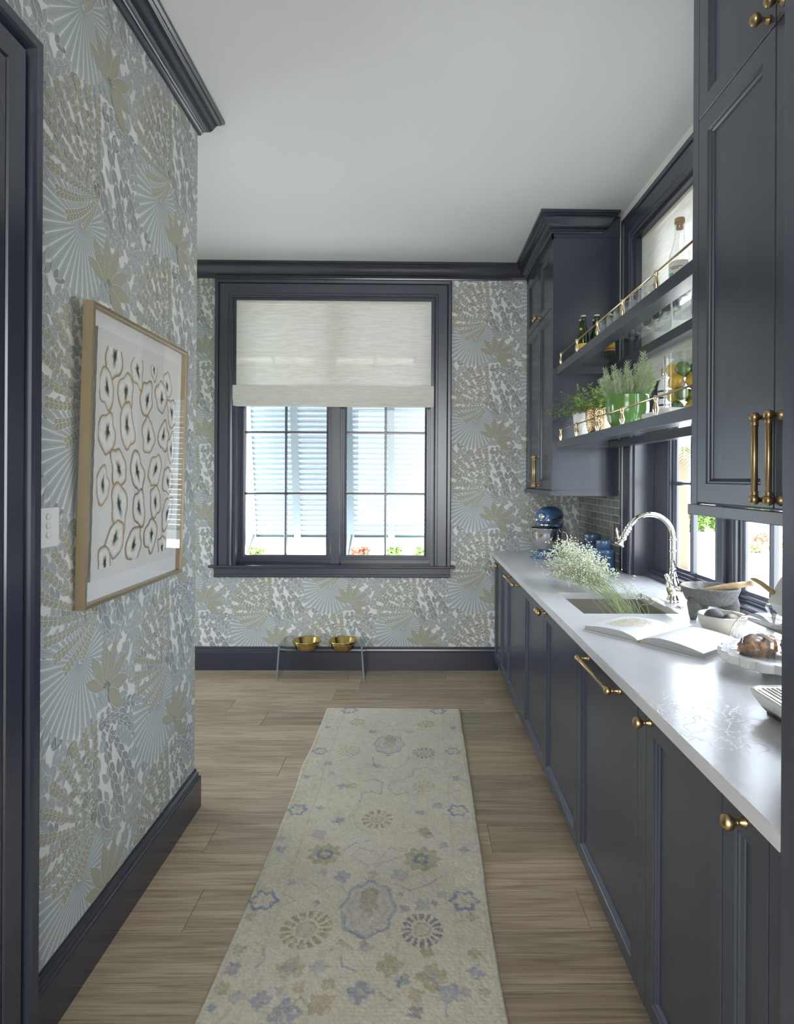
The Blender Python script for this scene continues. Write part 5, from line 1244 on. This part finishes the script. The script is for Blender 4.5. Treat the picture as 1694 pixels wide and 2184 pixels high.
# ------------------------------------------------------------------ things on the upper shelf (glass top at ZU)
ZU, ZL = Z_UP+0.0065, Z_LO+0.0065
cap_m = mat('bottle_cap', (0.62, 0.60, 0.52), 0.35, 0.6); lab_y = mat('yellow_label', (0.72, 0.50, 0.05), 0.5); lab_r = mat('red_label_print', (0.5, 0.06, 0.03), 0.5)
def green_bottle():
    t = empty('mineral_water_bottle', (0, 0, 0), 'green glass mineral water bottle with a yellow label on the upper shelf', 'bottle', 'green bottles on the upper shelf')
    MB().lathe([(0.001, 0.003), (0.027, 0.0), (0.0295, 0.003), (0.0295, 0.118), (0.0285, 0.128), (0.022, 0.150), (0.0165, 0.170), (0.0135, 0.195), (0.0130, 0.214), (0.0145, 0.216), (0.0145, 0.221), (0.012, 0.223)], (0, 0, 0), 24).build('bottle_glass', bottle_green, t)
    MB().lathe([(0.0145, 0.2215), (0.0155, 0.2225), (0.0150, 0.2285), (0.013, 0.2305), (0.001, 0.2308)], (0, 0, 0), 21).build('cap', cap_m, t)
    lb = MB().lathe([(0.0299, 0.020), (0.0299, 0.066)], (0, 0, 0), 24, closed=False).build('label', lab_y, t)
    MB().lathe([(0.0301, 0.026), (0.0301, 0.036)], (0, 0, 0), 24, closed=False).build('label_print', lab_r, lb)
    # round yellow neck seal
    me = MB().lathe([(0.001, 0.0006), (0.0080, 0.0006), (0.0080, 0.0)], (0, 0, 0), 18, Matrix.Rotation(-PI/2, 3, 'Y') @ Matrix.Rotation(0, 3, 'Z')).data('neck_seal'); me.materials.append(lab_y)
    link('neck_seal', me, t, (-0.0180, -0.0150, 0.148), (0, math.radians(-18), math.radians(40)))
    return t
gbt = green_bottle()
for i, (x_, y_) in enumerate(((0.948, 3.205), (0.962, 3.285), (1.020, 3.190), (1.040, 3.285), (1.090, 3.175), (1.125, 3.270))):
    o = gbt if i == 0 else copy_tree(gbt); o.location = (x_, y_*S, ZU); o.rotation_euler = (0, 0, i*0.35)
    o['label'] = ('green mineral water bottle closest to the gallery rail, nearer the tumblers', 'green mineral water bottle closest to the gallery rail, nearer the corner cabinet', 'green mineral water bottle in the middle row, nearer the tumblers', 'green mineral water bottle in the middle row, nearer the corner cabinet', 'green mineral water bottle closest to the shade, nearer the tumblers', 'green mineral water bottle closest to the shade, nearer the corner cabinet')[i]
def tumbler():
    t = empty('hobnail_tumbler', (0, 0, 0), 'clear hobnail glass tumbler in the cluster on the upper shelf', 'glass', 'hobnail tumblers on the upper shelf')
    n, m = 36, 13; b = MB(); vs = []; fs = []
    prof = [(0.034, 0.0), (0.038, 0.003)]
    b.lathe([(0.001, 0.0005), (0.034, 0.0), (0.0380, 0.004), (0.0390, 0.012), (0.0405, 0.080), (0.0410, 0.094), (0.0400, 0.0955), (0.0390, 0.094), (0.0375, 0.014), (0.034, 0.010), (0.001, 0.009)], (0, 0, 0), 36)
    b.build('tumbler_glass', clear_glass, t)
    h = MB(); rows = 12; k = 24
    for j in range(rows):
        z = 0.015+j*0.0062; r_ = 0.0392+0.0016*j/rows
        for i in range(k):
            a = 2*PI*(i+0.5*(j % 2))/k; c, s_ = math.cos(a), math.sin(a); e = 0.0017
            p = Vector((r_*c, r_*s_, z)); tn = Vector((-s_, c, 0)); o_ = Vector((c, s_, 0))
            h.add([p-tn*e, p+Vector((0, 0, e)), p+tn*e, p-Vector((0, 0, e)), p+o_*0.0013], [(0, 1, 4), (1, 2, 4), (2, 3, 4), (3, 0, 4)])
    h.build('hobnails', hob_glass, t)['kind'] = 'stuff'
    return t
tb0 = tumbler()
for i, (x_, y_) in enumerate(((0.965, 2.840), (1.060, 2.840), (0.965, 2.740), (1.060, 2.740), (0.965, 2.640), (1.060, 2.640), (0.965, 2.540), (1.060, 2.540), (0.965, 2.440), (1.060, 2.440), (0.965, 2.340), (1.060, 2.340), (1.155, 2.640), (1.155, 2.440))):
    o = tb0 if i == 0 else copy_tree(tb0); o.location = (x_, y_*S, ZU); o.rotation_euler = (0, 0, i*0.7)
# liquor bottles
cork = mat('cork_stopper', (0.38, 0.25, 0.14), 0.8, bump=(120, 0.4, 0.002)); lab_w = mat('cream_label', (0.66, 0.65, 0.56), 0.6); teal = mat('teal_print', (0.10, 0.42, 0.38), 0.6); inkb = mat('black_print', (0.02, 0.02, 0.02), 0.6)
lq = empty('liquor_bottle', (0.998, 2.135*S, ZU), 'clear liquor bottle with a wooden stopper and cream label on the upper shelf', 'bottle')
P = placed(lq)
P(MB().lathe([(0.001, 0.004), (0.034, 0.0), (0.0375, 0.005), (0.0380, 0.120), (0.0360, 0.150), (0.026, 0.182), (0.0185, 0.210), (0.0160, 0.245), (0.0158, 0.262), (0.0180, 0.264), (0.0180, 0.270), (0.014, 0.272)], (0, 0, 0), 32).build('bottle_glass', clear_glass))
P(MB().lathe([(0.0125, 0.250), (0.0125, 0.272), (0.0185, 0.2725), (0.0190, 0.276), (0.0190, 0.288), (0.0175, 0.291), (0.001, 0.2915)], (0, 0, 0), 24).build('stopper', cork))
P(MB().lathe([(0.001, 0.008), (0.035, 0.008), (0.0355, 0.100), (0.001, 0.100)], (0, 0, 0), 28).build('liquor', thin_glass('clear_spirit', (0.96, 0.97, 0.96), 0, 0.6)))
def arc_patch(r_, a0, a1, z0, z1, n=10):
    vs = []
    for i in range(n+1):
        a = a0+(a1-a0)*i/n
        for z in (z0, z1): vs.append((r_*math.cos(a), r_*math.sin(a), z))
    return MB().add(vs, [(2*i, 2*i+2, 2*i+3, 2*i+1) for i in range(n)], True)
lb = P(arc_patch(0.0384, math.radians(172), math.radians(300), 0.030, 0.122).build('label', lab_w))
arc_patch(0.0387, math.radians(182), math.radians(212), 0.058, 0.078).build('label_motif', teal, lb)
for (a0, a1, z0) in ((186, 268, 0.096), (200, 248, 0.0895), (182, 216, 0.046), (182, 204, 0.040)):
    for j in range(int((a1-a0)/7)): arc_patch(0.0387, math.radians(a0+7*j), math.radians(a0+7*j+4.5), z0, z0+0.004, 2).build('label_print', inkb, lb)
l2 = empty('liquor_bottle', (1.052, 2.035*S, ZU), 'round-shouldered clear bottle with black script beside the wall cabinet', 'bottle')
P = placed(l2)
P(MB().lathe([(0.001, 0.003), (0.036, 0.0), (0.042, 0.006), (0.0440, 0.100), (0.0440, 0.190), (0.0400, 0.222), (0.028, 0.246), (0.0165, 0.262), (0.0150, 0.290), (0.017, 0.292), (0.016, 0.300)], (0, 0, 0), 32).build('bottle_glass', clear_glass))
P(MB().lathe([(0.013, 0.290), (0.018, 0.3005), (0.018, 0.318), (0.001, 0.320)], (0, 0, 0), 24).build('stopper', cork))
for j in range(9):
    z0 = 0.060+0.017*j
    for i in range(4): P(arc_patch(0.0443, math.radians(176+i*19+(j % 3)*4), math.radians(176+i*19+12), z0+0.003*((i+j) % 2), z0+0.007, 3).build('script_print', inkb))

# ------------------------------------------------------------------ potted herbs on the lower shelf
soil = mat('potting_soil', (0.035, 0.026, 0.018), 0.95)
def leaf_mat(name, a, b_, tr=0.25):
    m = mat(name, a, 0.5); oi_ = noise_node(m, 45, 2)[0]; L(m, ramp(m, oi_, [(0.3, a), (0.7, b_)]), bsdf(m).inputs['Base Color'])
    bsdf(m).inputs['Subsurface Weight'].default_value = 0.0
    return m
def leaf_quad(b, p, d, wd, nrm=None, fold=0.15):
    d = Vector(d); n_ = Vector(nrm) if nrm else Vector((0, 0, 1)); sd = d.cross(n_)
    if sd.length < 1e-6: sd = Vector((1, 0, 0))
    sd = sd.normalized()*wd/2; up = sd.cross(d).normalized()*wd*fold; p = Vector(p)
    b.add([p, p+d*0.3+sd*0.8+up, p+d*0.65+sd*0.85+up, p+d, p+d*0.65-sd*0.85+up, p+d*0.3-sd*0.8+up, p+d*0.5], [(0, 1, 6), (1, 2, 6), (2, 3, 6), (3, 4, 6), (4, 5, 6), (5, 0, 6)])
def herb(name, label, loc, pot_prof, pot_m, build_fn, soil_r, soil_z):
    t = empty(name, loc, label, 'plant', 'potted herbs on the lower shelf')
    MB().lathe(pot_prof, (0, 0, 0), 44).build('pot', pot_m, t)
    MB().lathe([(0.001, soil_z+0.002), (soil_r, soil_z)], (0, 0, 0), 24, closed=False).build('soil', soil, t)
    build_fn(t); return t
def thyme(t, r, R0, z0, ht, n_st, spread, leafm, stemm, llen, lw, droop, pairs=9, bias=(0, 0)):
    st = MB(); lf = MB()
    for i in range(n_st):
        a = r.uniform(0, 2*PI); q = R0*math.sqrt(r.random()); p = Vector((q*math.cos(a), q*math.sin(a), z0)); le = ht*r.uniform(0.6, 1.1)
        d = Vector((spread*math.cos(a)*q/R0+r.gauss(0, 0.25)+bias[0], spread*math.sin(a)*q/R0+r.gauss(0, 0.25)+bias[1], 1.0)).normalized(); pts = [p]
        for k in range(pairs):
            d = (d+Vector((r.gauss(0, 0.10)+bias[0]*0.1, r.gauss(0, 0.10)+bias[1]*0.1, -droop))).normalized(); pts.append(pts[-1]+d*le/pairs)
        st.tube([tuple(x) for x in pts], 0.0009, 4, caps=False)
        for k in range(2, pairs+1):
            for q2 in range(3 if k < pairs else 5):
                ax_ = Vector((r.gauss(0, 1), r.gauss(0, 1), r.gauss(0.35, 0.5))).normalized(); ln = llen*r.uniform(0.7, 1.25)
                leaf_quad(lf, pts[k], ax_*ln, lw*r.uniform(0.8, 1.2)*ln/llen, (r.gauss(0, 0.4), r.gauss(0, 0.4), 1))
    s1 = st.build('stems', stemm, t); s1['kind'] = 'stuff'; l1 = lf.build('foliage', leafm, t); l1['kind'] = 'stuff'
herb_stem = mat('herb_stem', (0.16, 0.20, 0.08), 0.7)
thy_m = leaf_mat('thyme_green', (0.115, 0.190, 0.060), (0.235, 0.330, 0.120)); ore_m = leaf_mat('oregano_green', (0.13, 0.24, 0.045), (0.29, 0.42, 0.11)); ros_m = leaf_mat('rosemary_green', (0.28, 0.37, 0.19), (0.50, 0.58, 0.38))
wp = mat('white_embossed_ceramic', (0.78, 0.78, 0.76), 0.25); add_bump(wp, voronoi(wp, 70), 0.5, 0.006)
gp = mat('hammered_gold', (0.60, 0.43, 0.26), 0.22, 1.0); add_bump(gp, voronoi(gp, 150), 0.35, 0.006)
gn = mat('green_gloss_ceramic', (0.110, 0.240, 0.060), 0.12, coat=0.4)
RH = random.Random(31)
herb('potted_thyme', 'trailing thyme in a white embossed pot at the corner-cabinet end of the lower shelf', (0.965, 3.270*S, ZL), [(0.001, 0.0), (0.040, 0.0), (0.044, 0.004), (0.048, 0.06), (0.057, 0.135), (0.0575, 0.150), (0.055, 0.152), (0.053, 0.150), (0.050, 0.12), (0.001, 0.11)], wp,
     lambda t: thyme(t, RH, 0.048, 0.130, 0.20, 46, 1.5, thy_m, herb_stem, 0.014, 0.0080, 0.13, 9, (-0.18, -0.05)), 0.053, 0.132)
herb('potted_oregano', 'leafy oregano in a hammered gold pot between thyme and rosemary', (0.985, 3.030*S, ZL), [(0.001, 0.0), (0.050, 0.0), (0.056, 0.005), (0.068, 0.05), (0.073, 0.10), (0.073, 0.138), (0.071, 0.142), (0.068, 0.140), (0.066, 0.10), (0.001, 0.09)], gp,
     lambda t: thyme(t, RH, 0.060, 0.120, 0.150, 42, 1.0, ore_m, herb_stem, 0.020, 0.0140, 0.05, 8), 0.069, 0.122)
def rosemary(t):
    r = random.Random(8); st = MB(); lf = MB()
    for i in range(38):
        a = r.uniform(0, 2*PI); q = 0.070*math.sqrt(r.random()); p = Vector((q*math.cos(a), q*math.sin(a), 0.130)); tall = i < 9
        le = r.uniform(0.17, 0.235) if tall else r.uniform(0.08, 0.15)
        d = Vector((0.9*q/0.07*math.cos(a)*(0.35 if tall else 1.1)+r.gauss(0, 0.08), 0.9*q/0.07*math.sin(a)*(0.35 if tall else 1.1)+r.gauss(0, 0.08), 1)).normalized(); pts = [p]; k = 14
        for j in range(k): d = (d+Vector((r.gauss(0, 0.05), r.gauss(0, 0.05), 0.03))).normalized(); pts.append(pts[-1]+d*le/k)
        st.tube([tuple(x) for x in pts], 0.0013, 4, caps=False)
        for j in range(1, k+1):
            ax_ = (pts[j]-pts[j-1]).normalized(); e1 = ax_.orthogonal().normalized(); e2 = ax_.cross(e1)
            for m_ in range(7):
                b_ = 2*PI*m_/7+j*0.8+r.uniform(-0.2, 0.2); ln = r.uniform(0.026, 0.042)*(1-0.3*j/k)
                leaf_quad(lf, pts[j], (ax_*0.8+(e1*math.cos(b_)+e2*math.sin(b_))*0.75).normalized()*ln, 0.0032, tuple(e1), 0.05)
    s1 = st.build('stems', herb_stem, t); s1['kind'] = 'stuff'; l1 = lf.build('foliage', ros_m, t); l1['kind'] = 'stuff'
herb('potted_rosemary', 'upright rosemary in a large glossy green pot on the lower shelf', (1.000, 2.665*S, ZL), [(0.001, 0.0), (0.062, 0.0), (0.070, 0.005), (0.090, 0.040), (0.099, 0.085), (0.099, 0.125), (0.096, 0.152), (0.0965, 0.156), (0.094, 0.157), (0.092, 0.154), (0.094, 0.12), (0.001, 0.10)], gn, rosemary, 0.0935, 0.135)

# striped bottle
sb = empty('striped_bottle', (1.120, 2.520*S, ZL), 'white bottle with black bands and a gold cap behind the rosemary', 'bottle')
P = placed(sb)
P(MB().lathe([(0.001, 0.0), (0.034, 0.0), (0.036, 0.003), (0.036, 0.170), (0.030, 0.200), (0.019, 0.215), (0.0185, 0.228), (0.001, 0.229)], (0, 0, 0), 32).build('bottle_body', white_m))
for z in (0.025, 0.055, 0.088, 0.120, 0.150): P(MB().lathe([(0.0363, z), (0.0363, z+0.008)], (0, 0, 0), 32, closed=False).build('band', inkb))
P(MB().lathe([(0.0195, 0.226), (0.0205, 0.229), (0.0205, 0.255), (0.0185, 0.258), (0.001, 0.2585)], (0, 0, 0), 28).build('cap', brass_bright))
# marble tray, glass cylinder, citrus
tr = empty('marble_tray', (1.055, 2.215*S, ZL), 'low white marble tray under the glass cylinder', 'tray')
P = placed(tr); b = MB(); hx, hy = 0.120, 0.125*S
loft(b, [[(a, c, z) for a, c in rrect(-hx+g, hx-g, -hy+g, hy-g, 0.012)] for g, z in ((0.002, 0.0), (0.0, 0.003), (0.0, 0.028), (0.002, 0.030), (0.008, 0.030), (0.010, 0.010))], True, False); P(b.build('tray_body', cw))
P(MB().add([(a, c, 0.0) for a, c in rrect(-hx+0.002, hx-0.002, -hy+0.002, hy-0.002, 0.012)], [tuple(range(24))]).build('tray_base', cw))
CYL = Vector((1.070, 2.235*S, ZL+0.0105))
gc = empty('glass_cylinder', tuple(CYL), 'tall clear glass cylinder vase full of limes and lemons', 'vase')
MB().lathe([(0.001, 0.006), (0.076, 0.006), (0.0775, 0.010), (0.0775, 0.246), (0.0785, 0.2475), (0.0800, 0.246), (0.0800, 0.004), (0.078, 0.0), (0.001, 0.0)], (0, 0, 0), 52).build('vase_glass', clear_glass, gc)
lime = mat('lime_skin', (0.060, 0.135, 0.022), 0.30, bump=(180, 0.3, 0.002)); L(lime, ramp(lime, noise_node(lime, 14, 2)[0], [(0.35, (0.035, 0.095, 0.014)), (0.7, (0.130, 0.215, 0.045))]), bsdf(lime).inputs['Base Color'])
lemon = mat('lemon_skin', (0.68, 0.42, 0.035), 0.32, bump=(180, 0.35, 0.002))
def fruit(name, mt, rr, el, label, group):
    pr = []
    for j in range(15):
        th = PI*j/14; pr.append((max(1e-4, rr*math.sin(th)), -rr*el*math.cos(th)-(0.0035 if j == 0 else 0)+(0.0050 if j == 14 else 0)))
    me = MB().lathe(pr, (0, 0, 0), 22, closed=False).data(name); me.materials.append(mt); return me
LIME, LEMON = fruit('lime', lime, 0.0265, 1.10, '', ''), fruit('lemon', lemon, 0.0275, 1.15, '', '')
pos = [(-0.040, -0.012, 0.036, 0), (0.014, -0.043, 0.036, 1), (0.040, 0.018, 0.036, 0), (-0.012, 0.043, 0.036, 1), (-0.030, -0.034, 0.088, 0), (0.034, -0.030, 0.088, 1), (0.030, 0.034, 0.090, 0), (-0.034, 0.028, 0.088, 1),
       (-0.042, -0.010, 0.138, 1), (0.010, -0.044, 0.140, 1), (0.043, 0.016, 0.140, 0), (-0.008, 0.042, 0.138, 0), (-0.026, -0.036, 0.188, 0), (0.034, -0.026, 0.190, 0), (0.016, 0.040, 0.190, 0), (-0.038, 0.022, 0.186, 1)]
for i, (x_, y_, z_, kd) in enumerate(pos):
    o = link('lemon' if kd else 'lime', LEMON if kd else LIME, None, tuple(CYL+Vector((x_, y_, z_))), (1.2+0.5*i, 0.4*i, 0.9*i))
    tag(o, 'yellow lemon among the limes in the glass cylinder' if kd else 'green lime among the lemons in the glass cylinder', 'lemon' if kd else 'lime', 'lemons in the glass cylinder' if kd else 'limes in the glass cylinder')

# ------------------------------------------------------------------ outside: shutters, ground, planting
sh_m = mat('pale_blue_shutter', (0.300, 0.365, 0.400), 0.5)
ST, SBt = Vector((0, 4.60*S, 2.99)), Vector((0, 4.96*S, 0.885))
sdir = (SBt-ST).normalized(); snrm = Vector((0, -sdir.z, sdir.y)); SLN = (SBt-ST).length
def smap(u, s_, h): p = ST+sdir*s_+snrm*h; return (u, p.y, p.z)
slat_me = {}
for lab, x0, xm, x1 in (('pale blue louvred shutter outside the far window, the one by the nook', -1.46, -1.04, -0.6065), ('pale blue louvred shutter outside the far window, the one by the cabinets', -0.605, -0.22, 0.42)):  # cabinet-side shutter made extra wide, out of view, to block a sun leak
    t = empty('louvred_shutter', (0, 0, 0), lab, 'shutter', 'pale blue exterior shutters')
    for xc in (x0+0.03, xm, x1-0.03):
        MB().prism([(xc-0.03, 0), (xc+0.03, 0), (xc+0.03, SLN), (xc-0.03, SLN)], smap, -0.018, 0.018).build('stile', sh_m, t)
    for s0, s1 in ((0, 0.08), (SLN-0.085, SLN)):
        MB().prism([(x0+0.06, s0), (x1-0.06, s0), (x1-0.06, s1), (x0+0.06, s1)], smap, -0.0179, 0.0179).build('rail', sh_m, t)
    for a, c in ((x0+0.0605, xm-0.0305), (xm+0.0305, x1-0.0605)):
        hw = round((c-a)/2, 4); k = 44; pitch = (SLN-0.165)/k
        if hw not in slat_me:
            ang = math.radians(38); ch, th = 0.0265, 0.0035
            poly = [(-ch, -th), (ch, -th), (ch+0.002, 0), (ch, th), (-ch, th), (-ch-0.002, 0)]
            poly = [(p*math.cos(ang)-q*math.sin(ang), p*math.sin(ang)+q*math.cos(ang)) for p, q in poly]
            b = MB().prism(poly, lambda s_, h, u_: (u_, (sdir*s_+snrm*h).y, (sdir*s_+snrm*h).z), -hw, hw); slat_me[hw] = b.data('slat'); slat_me[hw].materials.append(sh_m)
        for j in range(k): p = ST+sdir*(0.08+pitch*(j+0.5)); link('slat', slat_me[hw], t, ((a+c)/2, p.y, p.z))
    # stay arm from the frame to the lower edge
    pb = smap(x0+0.04, SLN-0.10, -0.02)
    MB().tube([(x0+0.03, YF+0.175, 0.70), pb], 0.010, 8).build('stay_arm', mat('galvanised_arm', (0.35, 0.36, 0.37), 0.5, 0.6), t)
gz = -0.40
gm2 = mat('pale_driveway', (0.62, 0.60, 0.55), 0.9); L(gm2, ramp(gm2, noise_node(gm2, 0.6, 5)[0], [(0.3, (0.52, 0.50, 0.44)), (0.6, (0.66, 0.64, 0.60))]), bsdf(gm2).inputs['Base Color'])
struct(MB().box(-60, 90, YF+0.9, 120, gz-0.2, gz).box(XR+0.9, 90, -40, YF+0.9, gz-0.2, gz).build('ground', gm2))
struct(MB().box(-60, XN-0.16, -40, YF+0.9, gz-0.2, gz).build('unseen_lawn', mat('shaded_lawn', (0.05, 0.08, 0.03), 0.95)))  # unseen lawn added, coloured as if shaded, to keep bounce off the ceiling
def shrub(name, label, loc, rad, n, leafm, seed, lsize, cat='shrub', trunk=None, group=None):
    r = random.Random(seed); t = empty(name, loc, label, cat, group); lf = MB()
    for i in range(n):
        d = Vector((r.gauss(0, 1), r.gauss(0, 1), r.gauss(0, 1))).normalized(); q = r.random()**0.35; p = Vector((d.x*rad[0]*q, d.y*rad[1]*q, rad[2]*(1.0+d.z*q)))
        leaf_quad(lf, p, Vector((r.gauss(0, 1), r.gauss(0, 1), r.gauss(0, 0.7))).normalized()*lsize*r.uniform(0.6, 1.3), lsize*0.45, (r.gauss(0, 1), r.gauss(0, 1), 1))
    o = lf.build('foliage', leafm, t); o['kind'] = 'stuff'
    stm = MB()
    for i in range(5): stm.tube([(r.uniform(-0.2, 0.2)*rad[0], r.uniform(-0.2, 0.2)*rad[1], 0), (r.uniform(-0.5, 0.5)*rad[0], r.uniform(-0.5, 0.5)*rad[1], rad[2]*1.2)], [0.03*rad[2], 0.012*rad[2]], 5)
    stm.build('stems', bark, t); return t
bark = mat('bark', (0.16, 0.12, 0.085), 0.9); hed = leaf_mat('hedge_green', (0.10, 0.19, 0.04), (0.26, 0.36, 0.10)); redl = leaf_mat('russet_leaves', (0.30, 0.08, 0.04), (0.45, 0.20, 0.12)); yel = leaf_mat('straw_grass', (0.42, 0.36, 0.16), (0.58, 0.52, 0.28))
def gpt(px_, py_): Y = (CAM_H-gz)*F_PX/(py_-1020.0); return ((px_-889.0)*Y/F_PX, Y, gz)
for i, (px_, py_, rr) in enumerate(((1472, 1133, 0.20), (1500, 1131, 0.21), (1530, 1130, 0.22), (1562, 1128, 0.22), (1610, 1100, 0.36), (1650, 1098, 0.38))):
    shrub('hedge_shrub', ('rounded green hedge shrub across the driveway nearest the palm trunk', 'rounded green hedge shrub second from the palm trunk', 'rounded green hedge shrub third from the palm trunk', 'rounded green hedge shrub behind the window post', 'distant green shrub under the wall cabinet', 'distant green shrub beside the tall cabinet edge')[i], gpt(px_, py_), (rr, rr, 0.46), 900, hed, 40+i, 0.16, group='hedge shrubs outside')
shrub('russet_shrub', 'small russet shrub on the driveway seen through the near window', gpt(1628, 1166), (0.25, 0.25, 0.22), 300, redl, 60, 0.10)
shrub('straw_grass_clump', 'straw-coloured grass clump on the driveway beside the russet shrub', gpt(1616, 1175), (0.20, 0.20, 0.12), 260, yel, 61, 0.14)
shrub('straw_grass_clump', 'straw-coloured grass clump on the driveway nearer the bench', gpt(1656, 1171), (0.20, 0.20, 0.12), 240, yel, 62, 0.14)
for i, (px_, py_) in enumerate(((770, 1203), (840, 1203), (905, 1204), (545, 1206))):
    shrub('garden_shrub', ('low green shrub glimpsed under the far shutters left of the centre mullion', 'low green shrub glimpsed under the far shutters in the middle of the right sash', 'low green shrub glimpsed under the far shutters at the cabinet end', 'low green shrub glimpsed under the far shutters at the nook end')[i] if i else 'low russet shrub glimpsed under the far shutters beside the mullion', gpt(px_, py_), (0.21, 0.21, 0.24), 300, redl if i == 0 else hed, 70+i, 0.13)
# palm
pt = empty('palm_tree', gpt(1461, 1213), 'palm tree with a rough trunk outside the side window', 'tree')
b = MB()
b.tube([(0.02*math.sin(i*0.6), 0, 0.2*i) for i in range(14)], [0.105+0.012*(i % 2) for i in range(14)], 12); b.build('trunk', bark, pt)
fr = MB(); r = random.Random(9)
for i in range(16):
    a = 2*PI*i/16+r.uniform(-0.1, 0.1); el = r.uniform(-0.3, 1.0); pts = []
    for k in range(9): f = k/8; pts.append(Vector((math.cos(a)*1.3*f*math.cos(el*0.5), math.sin(a)*1.3*f*math.cos(el*0.5), 2.55+1.0*f*math.sin(el)-0.9*f*f)))
    fr.tube([tuple(p) for p in pts], 0.010, 4, caps=False)
    for k in range(1, 9):
        d = (pts[k]-pts[k-1]).normalized(); sd = d.cross(Vector((0, 0, 1))).normalized()
        for q in (-1, 1):
            for e in (0.0, 0.5): leaf_quad(fr, pts[k-1].lerp(pts[k], e), (d*0.6+sd*q*0.8+Vector((0, 0, -0.35))).normalized()*0.38, 0.035)
o = fr.build('fronds', hed, pt); o['kind'] = 'stuff'
# stone bench on the driveway
bn = empty('stone_bench', gpt(1652, 1156), 'low grey stone bench on the driveway', 'bench')
P = placed(bn); gstone = mat('grey_stone', (0.30, 0.30, 0.31), 0.9)
P(MB().bbox(-0.45, 0.75, -0.25, 0.25, 0.17, 0.27, 0.02).build('seat', gstone)); P(MB().box(-0.38, -0.20, -0.2, 0.2, 0, 0.17).build('leg', gstone)); P(MB().box(0.5, 0.68, -0.2, 0.2, 0, 0.17).build('leg', gstone))
# shutter stay outside the side window
tag(MB().tube([(1.46, 2.40*S, 0.955), (1.62, 2.36*S, 1.03), (2.02, 2.30*S, 1.22)], 0.011, 10).build('shutter_stay', mat('speckled_stay', (0.32, 0.32, 0.32), 0.6, bump=(200, 0.5, 0.003))), 'grey shutter stay bar outside the side window', 'stay bar')
